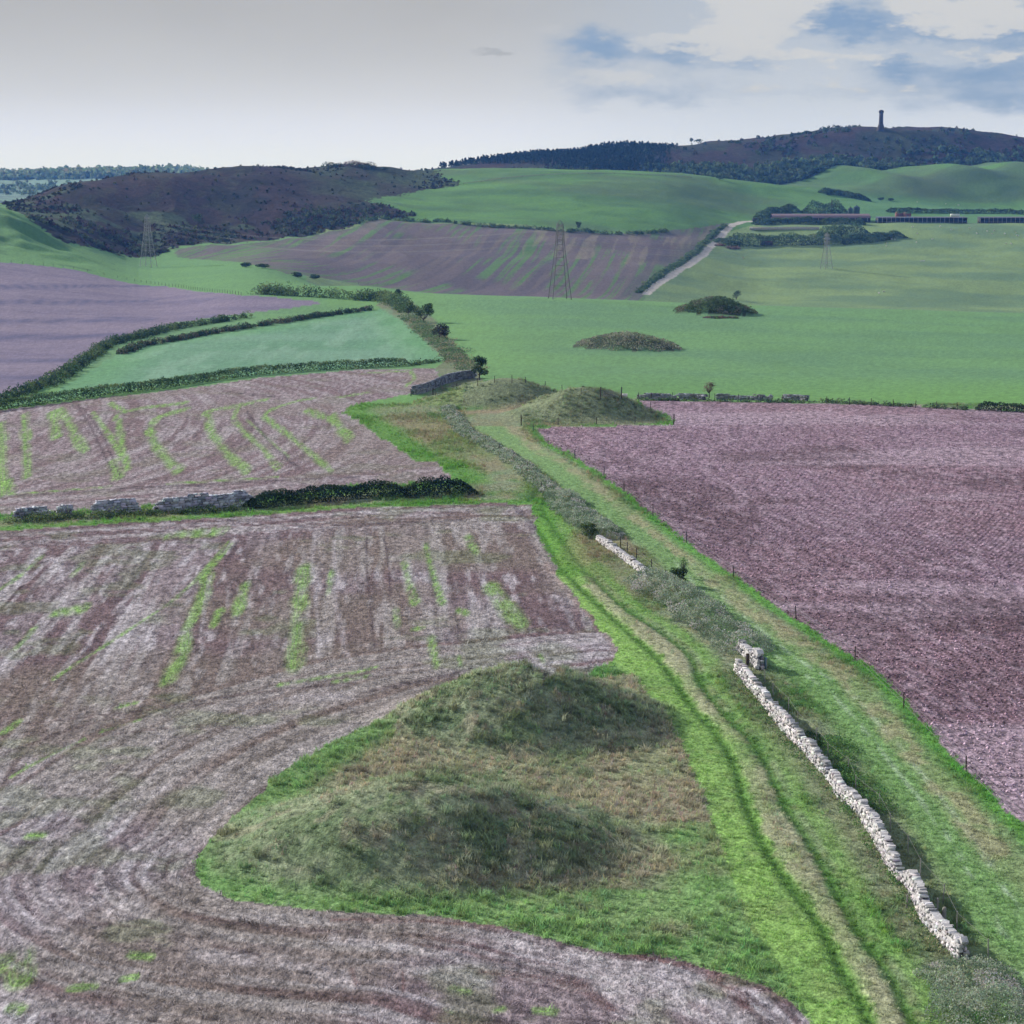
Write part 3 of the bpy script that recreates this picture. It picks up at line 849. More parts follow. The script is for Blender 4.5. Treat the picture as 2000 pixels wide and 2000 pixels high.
M_SOIL = ground_mat('ploughed_soil', .6, 1.4, .13, 2.2, (1, .55, 1), 4.5)
M_FARSOIL = ground_mat('distant_soil', .12, .5, .10, 1.0, (1, .5, 1), 2.0)
M_STUB = ground_mat('stubble_straw', .5, 1.8, .14, 3.0, (1, .45, 1), 6.0)
M_GRASS = ground_mat('pasture_grass', .16, .9, .10, 2.0, (1, .6, 1), 4.0)
M_ROUGH = ground_mat('rough_grass', .34, 1.7, .22, 2.4, (1, .7, 1), 6.0)
M_HEATH = ground_mat('heather', .4, .22, 1.6, .25, (1, .6, 1), .9)
M_CHALK = ground_mat('chalk_track', .15, .8, .05, 2.0)

# ------------------------------------------------------------------ cut the grid into pieces of the setting
def set_tag(o, label=None, cat=None, group=None, kind=None):
    if label:
        o['label'] = label
    if cat:
        o['category'] = cat
    if group:
        o['group'] = group
    if kind:
        o['kind'] = kind
    return o


def grid_piece(name, c, mat):
    q = cls[:-1, :-1]
    sel = np.isin(q, c if isinstance(c, (list, tuple)) else [c])
    r_, c_ = np.nonzero(sel)
    if len(r_) == 0:
        return None
    a = r_ * NC + c_
    quads = np.stack([a, a + 1, a + NC + 1, a + NC], 1)
    used, inv = np.unique(quads.ravel(), return_inverse=True)
    me = bpy.data.meshes.new(name)
    nv, nf = len(used), len(quads)
    me.vertices.add(nv)
    co = np.stack([fx[used], fy[used], GZ.ravel()[used]], 1)
    me.vertices.foreach_set('co', co.ravel())
    me.loops.add(nf * 4)
    me.loops.foreach_set('vertex_index', inv.astype(np.int32))
    me.polygons.add(nf)
    me.polygons.foreach_set('loop_start', np.arange(0, nf * 4, 4, dtype=np.int32))
    me.polygons.foreach_set('use_smooth', np.ones(nf, bool))
    at = me.color_attributes.new('Col', 'FLOAT_COLOR', 'POINT')
    cc = np.ones((nv, 4))
    cc[:, :3] = CO.reshape(-1, 3)[used]
    at.data.foreach_set('color', cc.ravel())
    me.update()
    me.validate()
    me.materials.append(mat)
    o = bpy.data.objects.new(name, me)
    COL.objects.link(o)
    return o


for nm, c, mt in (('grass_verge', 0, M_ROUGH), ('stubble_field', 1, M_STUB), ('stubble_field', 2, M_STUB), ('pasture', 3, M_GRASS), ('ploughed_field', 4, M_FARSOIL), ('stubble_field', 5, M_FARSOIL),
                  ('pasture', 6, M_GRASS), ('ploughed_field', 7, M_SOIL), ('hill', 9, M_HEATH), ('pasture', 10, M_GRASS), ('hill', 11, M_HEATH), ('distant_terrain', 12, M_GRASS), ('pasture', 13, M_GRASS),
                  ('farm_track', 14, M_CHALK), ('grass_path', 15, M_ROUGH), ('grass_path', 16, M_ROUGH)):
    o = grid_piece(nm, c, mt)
    set_tag(o, kind='structure')
for i_, lb in enumerate(('broad rough grass burial mound nearest the camera, in the stubble field paddock', 'steeper grassy burial mound beside the rutted grass path, second from the camera',
                         'rounded grass burial mound behind the pair of middle ones, below the lone dark tree', 'grassy burial mound in the corner of the mauve ploughed field, by the gate',
                         'low bracken covered burial mound alone in the open green pasture', 'dark shrubby burial mound on the pasture crest with a bush on its right')):
    o = grid_piece('burial_mound', MC[i_], M_ROUGH)
    if o:
        set_tag(o, lb, 'mound', 'burial mounds')

# ------------------------------------------------------------------ mesh helpers
def mk(name, V, F, mat, parent=None, col=None, smooth=False, link=True):
    """mesh object from vertices, equal sided faces and an optional colour per vertex"""
    V = np.asarray(V, float).reshape(-1, 3)
    F = np.asarray(F, np.int32)
    me = bpy.data.meshes.new(name)
    me.vertices.add(len(V))
    me.vertices.foreach_set('co', V.ravel())
    k = F.shape[1]
    me.loops.add(F.size)
    me.loops.foreach_set('vertex_index', F.ravel())
    me.polygons.add(len(F))
    me.polygons.foreach_set('loop_start', np.arange(0, F.size, k, dtype=np.int32))
    if smooth:
        me.polygons.foreach_set('use_smooth', np.ones(len(F), bool))
    if col is not None:
        at = me.color_attributes.new('Col', 'FLOAT_COLOR', 'POINT')
        cc = np.ones((len(V), 4))
        cc[:, :3] = col
        at.data.foreach_set('color', cc.ravel())
    me.update()
    me.materials.append(mat)
    o = bpy.data.objects.new(name, me)
    if link:
        COL.objects.link(o)
    if parent is not None:
        o.parent = parent
    return o


def empty(name, loc):
    o = bpy.data.objects.new(name, None)
    o.location = loc
    o.empty_display_size = .5
    COL.objects.link(o)
    return o


def tubes(segs, sides=5):
    """list of (p0, p1, r0, r1) -> vertices, quads"""
    V, F = [], []
    for p0, p1, r0, r1 in segs:
        p0, p1 = np.asarray(p0, float), np.asarray(p1, float)
        d = p1 - p0
        d = d / (np.linalg.norm(d) + 1e-9)
        u = np.cross(d, (0, 0, 1.0) if abs(d[2]) < .9 else (1.0, 0, 0))
        u /= np.linalg.norm(u)
        v = np.cross(d, u)
        b = len(V)
        for p, r_ in ((p0, r0), (p1, r1)):
            for k in range(sides):
                a = 2 * math.pi * k / sides
                V.append(p + (u * math.cos(a) + v * math.sin(a)) * r_)
        for k in range(sides):
            F.append((b + k, b + (k + 1) % sides, b + sides + (k + 1) % sides, b + sides + k))
    return np.array(V), np.array(F)


def boxes(lst):
    """list of (cx, cy, cz, sx, sy, sz, rotz)"""
    V, F = [], []
    for cx, cy, cz, sx_, sy_, sz_, rz in lst:
        b = len(V)
        c_, s_ = math.cos(rz), math.sin(rz)
        for dz in (-.5, .5):
            for dx, dy in ((-.5, -.5), (.5, -.5), (.5, .5), (-.5, .5)):
                x, y = dx * sx_, dy * sy_
                V.append((cx + x * c_ - y * s_, cy + x * s_ + y * c_, cz + dz * sz_))
        F += [(b, b + 3, b + 2, b + 1), (b + 4, b + 5, b + 6, b + 7)]
        for k in range(4):
            F.append((b + k, b + (k + 1) % 4, b + 4 + (k + 1) % 4, b + 4 + k))
    return np.array(V), np.array(F)


def leaves(cen, size, rs, aspect=.6, flat=.0):
    """leaf faces at the centres, turned at random"""
    n = len(cen)
    a = rs.normal(size=(n, 3))
    a[:, 2] *= (1 - flat)
    a /= np.linalg.norm(a, axis=1)[:, None] + 1e-9
    b = rs.normal(size=(n, 3))
    b -= (b * a).sum(1)[:, None] * a
    b /= np.linalg.norm(b, axis=1)[:, None] + 1e-9
    s = (np.asarray(size) * rs.uniform(.6, 1.35, n))[:, None]
    a, b = a * s * .5, b * s * .5 * aspect
    V = np.stack([cen - a, cen + b - a * .1, cen + a, cen - b - a * .1], 1).reshape(-1, 3)
    F = np.arange(4 * n, dtype=np.int32).reshape(-1, 4)
    return V, F


def simple_mat(name, col, rough=.85, var=.25, sc=3.0, spec=.2, bump=0.0, bsc=8.0):
    m = bpy.data.materials.new(name)
    m.use_nodes = True
    t = NT(m.node_tree)
    pos = t.n('ShaderNodeTexCoord').outputs['Object']
    inf = t.n('ShaderNodeObjectInfo').outputs['Random']
    n1 = t.noise(pos, sc, 5, .6)
    f = t.m('MULTIPLY', t.rng(n1, .25, .75, 1 - var, 1 + var), t.rng(inf, 0, 1, 1 - var * .6, 1 + var * .6))
    cc = t.n('ShaderNodeCombineXYZ')
    for k_ in range(3):
        t.l(f, cc.inputs[k_])
    c = t.mix(1.0, tuple(col), cc.outputs[0], 'MULTIPLY')
    b = t.n('ShaderNodeBsdfPrincipled')
    t.l(c, b.inputs['Base Color'])
    b.inputs['Roughness'].default_value = rough
    b.inputs['Specular IOR Level'].default_value = spec
    if bump:
        bp = t.n('ShaderNodeBump')
        bp.inputs['Distance'].default_value = bump
        t.l(t.noise(pos, bsc, 5, .6), bp.inputs['Height'])
        t.l(bp.outputs[0], b.inputs['Normal'])
    o = t.n('ShaderNodeOutputMaterial')
    t.l(b.outputs[0], o.inputs[0])
    return m


def leaf_mat(name, attr='Col', inst=False, trans=.3, ground=0.0):
    m = bpy.data.materials.new(name)
    m.use_nodes = True
    t = NT(m.node_tree)
    at = t.n('ShaderNodeAttribute', attribute_name=attr)
    at.attribute_type = 'INSTANCER' if inst else 'GEOMETRY'
    d = t.n('ShaderNodeBsdfDiffuse')
    tr = t.n('ShaderNodeBsdfTranslucent')
    if inst and ground > 0:
        # blades take most of their shading from the slope they grow on
        gn = t.n('ShaderNodeAttribute', attribute_name='gn')
        gn.attribute_type = 'INSTANCER'
        geo = t.n('ShaderNodeNewGeometry')
        va = t.n('ShaderNodeVectorMath', operation='ADD')
        t.l(t.scale(gn.outputs['Vector'], (ground,) * 3), va.inputs[0])
        t.l(t.scale(geo.outputs['Normal'], (1 - ground,) * 3), va.inputs[1])
        nn_ = t.n('ShaderNodeVectorMath', operation='NORMALIZE')
        t.l(va.outputs[0], nn_.inputs[0])
        t.l(nn_.outputs[0], d.inputs['Normal'])
    t.l(at.outputs['Color'], d.inputs[0])
    t.l(at.outputs['Color'], tr.inputs[0])
    mx = t.n('ShaderNodeMixShader')
    mx.inputs[0].default_value = trans
    t.l(d.outputs[0], mx.inputs[1])
    t.l(tr.outputs[0], mx.inputs[2])
    o = t.n('ShaderNodeOutputMaterial')
    t.l(mx.outputs[0], o.inputs[0])
    return m


M_LEAF = leaf_mat('foliage')
M_BLADE = leaf_mat('grass_blades', 'tcol', True, .3, .72)
M_BARK = simple_mat('bark', (.10, .085, .075), .9, .3)
M_STRAW = leaf_mat('straw', 'tcol', True, .15, .6)
M_CLOD = leaf_mat('clods', 'tcol', True, 0.0)


# ------------------------------------------------------------------ grass tufts, straw and clods on the near ground
def tuft_src(name, n, h, spread, wid, lean, seed, mat, clod=False):
    rs = np.random.default_rng(seed)
    if clod:
        bm = bmesh.new()
        for _ in range(14):
            q = rs.normal(size=3)
            q /= np.linalg.norm(q)
            bm.verts.new(Vector(q * np.array([.5, .42, .34]) * rs.uniform(.75, 1.1)))
        bmesh.ops.convex_hull(bm, input=bm.verts[:])
        me = bpy.data.meshes.new(name)
        bm.to_mesh(me)
        bm.free()
        me.materials.append(mat)
        return bpy.data.objects.new(name, me)
    V, F = [], []
    for k in range(n):
        a = rs.uniform(0, 2 * math.pi)
        r0 = spread * math.sqrt(rs.uniform())
        p = np.array([math.cos(a) * r0, math.sin(a) * r0, -.03])
        hh = h * rs.uniform(.55, 1.2)
        b = rs.uniform(0, 2 * math.pi)
        ln = lean * hh * rs.uniform(.3, 1.3)
        mid_ = p + np.array([math.cos(b) * ln * .35, math.sin(b) * ln * .35, hh * .62])
        tip = p + np.array([math.cos(b) * ln, math.sin(b) * ln, hh])
        w_ = np.array([-math.sin(b), math.cos(b), 0]) * wid * .5
        i0 = len(V)
        V += [p - w_, p + w_, mid_ + w_ * .8, mid_ - w_ * .8, tip]
        F += [(i0, i0 + 1, i0 + 2), (i0, i0 + 2, i0 + 3), (i0 + 3, i0 + 2, i0 + 4)]
    return mk(name, V, F, mat, link=False)


def scatter(name, label, pts, scl, col, src, tilt=0.0):
    me = bpy.data.meshes.new(name)
    me.vertices.add(len(pts))
    me.vertices.foreach_set('co', np.asarray(pts, np.float32).ravel())
    a = me.attributes.new('scl', 'FLOAT', 'POINT')
    a.data.foreach_set('value', np.asarray(scl, np.float32))
    a = me.attributes.new('rotv', 'FLOAT_VECTOR', 'POINT')
    rv = np.zeros((len(pts), 3), np.float32)
    rv[:, 2] = rng.uniform(0, 6.28, len(pts))
    rv[:, 0] = rng.normal(0, tilt, len(pts))
    rv[:, 1] = rng.normal(0, tilt, len(pts))
    a.data.foreach_set('vector', rv.ravel())
    a = me.attributes.new('tcol', 'FLOAT_COLOR', 'POINT')
    cc = np.ones((len(pts), 4), np.float32)
    cc[:, :3] = col
    a.data.foreach_set('color', cc.ravel())
    a = me.attributes.new('gn', 'FLOAT_VECTOR', 'POINT')
    e_ = .6
    px_, py_ = np.asarray(pts)[:, 0], np.asarray(pts)[:, 1]
    gx_ = (terr(px_ + e_, py_) - terr(px_ - e_, py_)) / (2 * e_)
    gy_ = (terr(px_, py_ + e_) - terr(px_, py_ - e_)) / (2 * e_)
    gn_ = np.stack([-gx_, -gy_, np.ones(len(pts))], 1)
    gn_ /= np.linalg.norm(gn_, axis=1)[:, None]
    a.data.foreach_set('vector', gn_.astype(np.float32).ravel())
    o = bpy.data.objects.new(name, me)
    COL.objects.link(o)
    ng = bpy.data.node_groups.new(name, 'GeometryNodeTree')
    ng.interface.new_socket('Geometry', in_out='INPUT', socket_type='NodeSocketGeometry')
    ng.interface.new_socket('Geometry', in_out='OUTPUT', socket_type='NodeSocketGeometry')
    N = ng.nodes
    gi, go = N.new('NodeGroupInput'), N.new('NodeGroupOutput')
    ip = N.new('GeometryNodeInstanceOnPoints')
    oi = N.new('GeometryNodeObjectInfo')
    oi.inputs[0].default_value = src
    oi.transform_space = 'ORIGINAL'
    s_ = N.new('GeometryNodeInputNamedAttribute')
    s_.data_type = 'FLOAT'
    s_.inputs[0].default_value = 'scl'
    r_ = N.new('GeometryNodeInputNamedAttribute')
    r_.data_type = 'FLOAT_VECTOR'
    r_.inputs[0].default_value = 'rotv'
    e2r = N.new('FunctionNodeEulerToRotation')
    k = ng.links.new
    k(gi.outputs[0], ip.inputs['Points'])
    k(oi.outputs['Geometry'], ip.inputs['Instance'])
    k(s_.outputs[0], ip.inputs['Scale'])
    k(r_.outputs[0], e2r.inputs[0])
    k(e2r.outputs[0], ip.inputs['Rotation'])
    k(ip.outputs[0], go.inputs[0])
    md = o.modifiers.new('scatter', 'NODES')
    md.node_group = ng
    set_tag(o, label, kind='stuff')
    return o


cell_area = np.zeros((NR, NC))
cell_area[:-1, :-1] = (GX[:-1, 1:] - GX[:-1, :-1]) * (GY[1:, :-1] - GY[:-1, :-1])
in_view = (GU > -40) & (GU < 2040) & (GY > 84)


def sample(sel, dens):
    """random points over chosen cells; returns x, y, z, colour"""
    lam = np.where(sel & in_view, cell_area * dens, 0.0)[:-1, :-1]
    n = rng.poisson(lam)
    r_, c_ = np.nonzero(n)
    rep = n[r_, c_]
    r_, c_ = np.repeat(r_, rep), np.repeat(c_, rep)
    u, v = rng.random(len(r_)), rng.random(len(r_))

    def bil(G):
        return (G[r_, c_] * (1 - u) + G[r_, c_ + 1] * u) * (1 - v) + (G[r_ + 1, c_] * (1 - u) + G[r_ + 1, c_ + 1] * u) * v
    return np.stack([bil(GX), bil(GY), bil(GZ)], 1), CO[r_, c_], r_, c_


fall = 1 / (1 + (GY / 150.0) ** 2.2)
grassy = np.isin(cls, (0, 15, 16, 20, 21, 22, 23))
SRC_TALL = [tuft_src('tall_tuft', 11, .30, .17, .035, .9, 900 + i, M_BLADE) for i in range(3)]
SRC_SHORT = [tuft_src('short_tuft', 12, .14, .16, .04, .8, 910 + i, M_BLADE) for i in range(2)]
SRC_STRAW = [tuft_src('straw_tuft', 10, .16, .2, .03, 1.6, 920 + i, M_STRAW) for i in range(2)]
SRC_CLOD = [tuft_src('clod', 0, 0, 0, 0, 0, 930 + i, M_CLOD, True) for i in range(2)]

SRC_TUSS = [tuft_src('tussock', 42, .42, .34, .045, .9, 940 + i, M_BLADE) for i in range(2)]
mown = (d_rl < 1.1) | (d_rr < 1.1) | (np.abs(sT) < 2.6) | ((strip_in > -1) & (strip_in < 4.2) & ~pin)
mound_near = np.isin(cls, (20, 21))
tallness = np.where(mound_near | pin, 1.0, .7) * np.where(mown, 0.0, 1.0)
for i, src in enumerate(SRC_TALL):
    p, c, r_, c_ = sample(grassy & (GY < 390) & ~mown, (3.0 * fall + .15) * (.35 + 1.3 * sstep(.38, .66, N2)))
    v_ = rng.uniform(.75, 1.35, len(p))[:, None] * (1 + .10 * rng.normal(size=(len(p), 3)))
    sc_ = rng.uniform(.55, 1.3, len(p)) * (.6 + .75 * N2[r_, c_]) * np.where(p[:, 1] > 220, 1.3, 1.0)
    scatter('long_grass', 'long rough grass growing on the mounds and verges', p, sc_, np.clip(c * v_ * 1.6, 0, 1), src, .18)
for i, src in enumerate(SRC_TUSS):
    p, c, r_, c_ = sample((mound_near | pin | np.isin(cls, (22, 23))) & grassy & (GY < 375), .38 * np.where(mound_near, 1.5, .7) * sstep(.35, .6, N2))
    v_ = rng.choice([.65, .85, 1.1, 1.5], len(p))[:, None] * (1 + .05 * rng.normal(size=(len(p), 3)))
    scatter('grass_tussocks', 'thick grass tussocks on the mounds and in the paddock', p, rng.uniform(.5, 1.25, len(p)), np.clip(c * v_ * 1.5, 0, 1), src, .2)
for i, src in enumerate(SRC_SHORT):
    p, c, r_, c_ = sample(grassy & (GY < 260), 3.5 * fall * np.where(mown, 1.0, .5))
    v_ = rng.uniform(.75, 1.35, len(p))[:, None]
    scatter('short_grass', 'short green grass of the paths and mown strips', p, rng.uniform(.6, 1.4, len(p)), np.clip(c * v_ * 1.6, 0, 1), src, .1)
for i, src in enumerate(SRC_STRAW):
    p, c, r_, c_ = sample((cls == 1) & (GY < 262), 4.0 * fall)
    v_ = rng.uniform(.45, 1.75, len(p))[:, None]
    scatter('straw_stubble', 'cut straw and stubble over the near field', p, rng.uniform(.5, 1.3, len(p)), np.clip(c * v_ * 1.5, 0, 1), src, .3)
for i, src in enumerate(SRC_CLOD):
    p, c, r_, c_ = sample((cls == 7) & (GY < 330), 3.6 * fall)
    p[:, 2] += .02
    v_ = rng.uniform(.5, 1.5, len(p))[:, None]
    scatter('soil_clods', 'turned clods of mauve soil in the ploughed field', p, rng.uniform(.10, .34, len(p)) ** 1.0, np.clip(c * v_ * 1.75, 0, 1), src, 1.0)


# ------------------------------------------------------------------ bushes, hedges and trees
def on_land(u, r, dmin=60.0):
    return P(u, r, dmin)


PAL_DARK = [C(46, 62, 44), C(60, 78, 50), C(74, 88, 60)]
PAL_GREY = [C(122, 136, 118), C(144, 154, 138), C(100, 116, 96), C(160, 160, 156)]
PAL_BROWN = [C(96, 78, 78), C(116, 96, 92), C(78, 72, 66)]
PAL_HEDGE = [C(62, 84, 62), C(80, 102, 72), C(100, 116, 82)]
PAL_GREEN = [C(76, 108, 62), C(96, 128, 76), C(60, 88, 54)]


LEAF_GAIN = 1.75


def pal_col(pal, n, rs, key):
    """palette colour picked patch by patch plus leaf to leaf variation"""
    k = np.clip((key * len(pal)).astype(int), 0, len(pal) - 1)
    c = np.array(pal)[k]
    return c * LEAF_GAIN * rs.uniform(.7, 1.35, (n, 1)) * (1 + .08 * rs.normal(size=(n, 3)))


def hedge(name, label, cat, line, H, wdt, leaf, per_m, pal, seed, dmin=60.0, lump=.5, bushy=None, group=None, world=False, taper=True, gaps=0.0):
    rs = np.random.default_rng(seed)
    base = np.array(line, float) if world else PX(line, dmin)
    ln = smooth_line(base, 1.0) if len(base) > 2 else np.linspace(base[0], base[1], max(3, int(np.linalg.norm(base[1] - base[0]))))
    seg = np.linalg.norm(np.diff(ln, axis=0), axis=1)
    tot = float(seg.sum())
    n = int(tot * per_m)
    s = rs.uniform(0, tot, n)
    cum = np.concatenate([[0], np.cumsum(seg)])
    x, y = np.interp(s, cum, ln[:, 0]), np.interp(s, cum, ln[:, 1])
    tx, ty = np.gradient(ln[:, 0]), np.gradient(ln[:, 1])
    q = np.hypot(tx, ty)
    tx, ty = np.interp(s, cum, tx / q), np.interp(s, cum, ty / q)
    hz = H * (1 - lump + 2 * lump * fbm(s / (1.6 * H) + seed, s * 0 + seed * 3.7, seed, 3)) * (1 - .3 * lump + .9 * lump * (fbm(s / 14.0, s * 0 + seed * 1.3, seed + 31, 2) - .35))
    wv = 1 + 1.1 * lump * (fbm(s / (1.9 * H) + 7.7, s * 0 + seed * 2.1, seed + 17, 3) - .5)
    if gaps:
        hz = hz * np.where(fbm(s / 9.0, s * 0 + 4.4, seed + 5, 2) < gaps, .18, 1.0)
    if taper:
        hz = hz * np.clip(np.minimum(s, tot - s) / (1.2 * H) + .25, 0, 1)
    if bushy is None:
        bushy = lump >= .35
    if bushy:
        # a row of separate bushes of uneven size, grown into one another
        nb = max(3, int(1.9 * tot / (.62 * H + .25 * wdt)))
        bs = np.sort(rs.uniform(0, tot, nb))
        pick = rs.integers(0, nb, n)
        br = rs.uniform(.45, 1.15, nb) ** 1.2
        boff = rs.normal(0, .2, nb) * wdt
        bx_, by_ = np.interp(bs, cum, ln[:, 0]), np.interp(bs, cum, ln[:, 1])
        gx_, gy_ = np.gradient(ln[:, 0]), np.gradient(ln[:, 1])
        gq = np.hypot(gx_, gy_)
        btx, bty = np.interp(bs, cum, gx_ / gq), np.interp(bs, cum, gy_ / gq)
        bx_, by_ = bx_ - bty * boff, by_ + btx * boff
        dv = rs.normal(size=(n, 3))
        dv /= np.linalg.norm(dv, axis=1)[:, None]
        dv[:, 2] = np.abs(dv[:, 2])
        rr = rs.uniform(.35, 1.0, n) ** .45 * (.8 + .4 * fbm(dv[:, 0] * 2 + pick * 3.1, dv[:, 1] * 2 + dv[:, 2] * 2, seed + 3, 3))
        b_ = br[pick]
        X = bx_[pick] + dv[:, 0] * rr * b_ * wdt * .62
        Y = by_[pick] + dv[:, 1] * rr * b_ * wdt * .62
        Z = terr(X, Y) + dv[:, 2] * rr * H * (.35 + .85 * b_) * (1 - lump * .5 + lump * rs.random(nb)[pick])
        cen = np.stack([X, Y, Z], 1)
        V, F = leaves(cen, leaf, rs)
        key = np.clip(rs.random(nb)[pick] * .75 + .25 * rs.random(n), 0, .999)
        col = np.repeat(pal_col(pal, n, rs, key), 4, 0)
        p0 = base[len(base) // 2]
        org = np.array([p0[0], p0[1], float(terr(p0[0], p0[1]))])
        o = mk(name, V - org, F, M_LEAF, col=np.clip(col, .003, .9))
        o.location = org
        set_tag(o, label, cat, group)
        return o
    ang = rs.uniform(-.1, math.pi + .1, n)
    rad = rs.uniform(.45, 1.0, n) ** .5 * (.82 + .36 * fbm(s / (.5 * H + .3), ang * 2.0, seed + 2, 3))
    off = np.cos(ang) * rad * wdt * .5 * wv + (fbm(s / (2.4 * H), s * 0 + seed, seed + 23, 2) - .5) * wdt * .6 * lump
    zz = np.maximum(np.sin(ang), 0) * rad * hz
    X, Y = x - ty * off, y + tx * off
    Z = terr(X, Y) + zz
    cen = np.stack([X, Y, Z], 1)
    V, F = leaves(cen, leaf, rs)
    key = np.clip(fbm(s / (1.8 * H), ang * 1.2, seed + 7, 3) * 1.6 - .3, 0, .999)
    col = np.repeat(pal_col(pal, n, rs, key), 4, 0)
    p0 = base[len(base) // 2]
    org = np.array([p0[0], p0[1], float(terr(p0[0], p0[1]))])
    o = mk(name, V - org, F, M_LEAF, col=np.clip(col, .003, .9))
    o.location = org
    set_tag(o, label, cat, group)
    return o


def tree(name, label, u, r, hpx, wpx, pal, seed, dmin=60.0, trunk=.25, leaf=.3, n=900, lean=0.0, cat='tree', group=None, sparse=False, pos=None, h=None, wd=None):
    rs = np.random.default_rng(seed)
    p = on_land(u, r, dmin) if pos is None else np.array(pos)
    if h is None:
        h, wd = hpx * p[1] / FOC, wpx * p[1] / FOC
    root = empty(name, p)
    set_tag(root, label, cat, group)
    th = h * trunk
    segs = [((0, 0, -.25), (lean * th * .4, 0, th), h * .035 + .03, h * .026 + .02)]
    top = np.array([lean * th * .4, 0, th])
    cl = []
    for k in range(9 if not sparse else 14):
        a = k * 2.4 + rs.uniform(-.4, .4)
        hh = rs.uniform(.18, .92)
        rr = wd * .5 * math.sqrt(max(0.05, 1 - (2 * hh - 1.0) ** 2 * .85)) * rs.uniform(.35, .75)
        c = np.array([math.cos(a) * rr + lean * h * hh * .5, math.sin(a) * rr, th + (h - th) * hh])
        cl.append(c)
        m_ = (top + c) / 2 + np.array([0, 0, -.06 * h])
        segs += [(top * .98, m_, h * .018 + .01, h * .012 + .006), (m_, c, h * .012 + .006, .012)]
    cl.append(np.array([lean * h * .5, 0, h * .82]))
    V, F = tubes(segs, 5)
    mk('trunk', V, F, M_BARK, root)
    cl = np.array(cl)
    k = rs.integers(0, len(cl), n)
    d = rs.normal(size=(n, 3))
    d /= np.linalg.norm(d, axis=1)[:, None]
    rad = rs.uniform(.2, 1, n) ** .6
    cr_ = np.array([wd * .26, wd * .26, (h - th) * .23])
    cen = cl[k] + d * rad[:, None] * cr_ * rs.uniform(.75, 1.15, len(cl))[k][:, None]
    cen[:, 2] = np.maximum(cen[:, 2], th * .5)
    V, F = leaves(cen, leaf, rs)
    key = np.clip((k * .37) % 1.0 * .7 + .3 * rs.random(n), 0, .999)
    mk('crown', V, F, M_LEAF, root, np.clip(np.repeat(pal_col(pal, n, rs, key), 4, 0), .003, .9))
    return root


# brambles along the line of the near wall
hedge('bramble_thicket', 'long grey green bramble thicket sprawling beside the broken piece of stone wall', 'bramble', flat([(1085, 972), (1120, 1000), (1155, 1025), (1185, 1052)]), 1.5, 4.6, .17, 620, PAL_GREY, 401, bushy=False, world=True, group='bramble thickets')
hedge('bramble_thicket', 'large grey green bramble mass running down to the wall end and gatepost', 'bramble', flat([(1262, 1132), (1310, 1165), (1370, 1205), (1420, 1245), (1462, 1278)]), 1.4, 5.0, .15, 700, PAL_GREY, 402, bushy=False, world=True, group='bramble thickets')
hedge('bramble_thicket', 'dusty bramble mound covering the lower end of the stone wall', 'bramble', flat([(1868, 1900), (1910, 1960), (1950, 2020), (1985, 2090)]), 1.6, 4.6, .11, 1500, PAL_GREY, 403, bushy=False, world=True, group='bramble thickets')
hedge('bramble_thicket', 'thin scrubby brambles along the fence between verge and right hand grass track', 'bramble', flat([(872, 795), (905, 840), (960, 872), (1010, 905), (1050, 940), (1085, 968)]), .8, 3.0, .2, 230, PAL_GREY, 404, bushy=False, world=True, group='bramble thickets', lump=.7)
hedge('bramble_thicket', 'low green nettles and brambles on the shaded side of the stone wall', 'bramble', flat([(1600, 1440), (1640, 1490), (1675, 1545), (1700, 1590)]), .7, 2.6, .14, 420, PAL_GREEN, 405, world=True, group='bramble thickets')
tree('dark_bush', 'small dark ivy bush standing above the large bramble mass', 1324, 1143, 34, 40, PAL_DARK, 411, leaf=.16, n=1500, trunk=.08, cat='bush')
tree('sapling', 'thin leafy sapling rising behind the dark ivy bush', 1334, 1128, 44, 26, PAL_GREEN, 412, leaf=.12, n=260, trunk=.3, cat='tree', sparse=True)
tree('dark_bush', 'dark green bush at the lower end of the first bramble thicket', 1150, 1050, 26, 46, [C(58, 74, 42), C(78, 92, 54)], 413, leaf=.17, n=1300, trunk=.06, cat='bush')
# hedge line across the left between the stubble fields
hedge('hawthorn_hedge', 'dark overgrown hedge running on from the left stone wall to the grass verge', 'hedge', PX([(480, 992), (560, 984), (640, 977), (700, 972), (780, 970), (850, 968), (925, 962)], 150), 2.0, 3.0, .26, 430, [C(34, 48, 38), C(44, 60, 44), C(58, 70, 50)], 421, world=True, lump=.6, bushy=False)
hedge('weed_strip', 'rank grass and weeds along the foot of the left stone wall', 'weeds', PX([(0, 1022), (130, 1014), (280, 1007), (480, 997)], 150), .8, 2.4, .2, 220, [C(84, 104, 66), C(66, 84, 54), C(112, 124, 88)], 422, world=True, lump=.7, taper=False)
# hedges round the pale green field
hedge('clipped_hedge', 'long clipped hedge along the near side of the pale green field', 'hedge', [(-60, 806), (0, 799), (120, 783), (254, 766), (362, 751), (507, 732), (640, 722), (720, 718), (800, 714)], 1.9, 2.0, .36, 120, PAL_HEDGE, 423, dmin=200, lump=.18)
hedge('clipped_hedge', 'low leafy hedge stub continuing towards the lone dark tree', 'hedge', [(806, 714), (850, 708), (905, 700)], .9, 1.4, .32, 70, PAL_HEDGE, 424, dmin=200, lump=.4)
hedge('bushy_hedge', 'bushy hedge curving between the purple ploughed field and the pale green field', 'hedge', [(-20, 788), (40, 772), (91, 752), (140, 722), (181, 696), (217, 674), (290, 655), (344, 642), (400, 634), (480, 620)], 1.7, 3.0, .42, 110, [C(66, 88, 66), C(88, 104, 74), C(52, 70, 62)], 425, dmin=200, lump=.4)
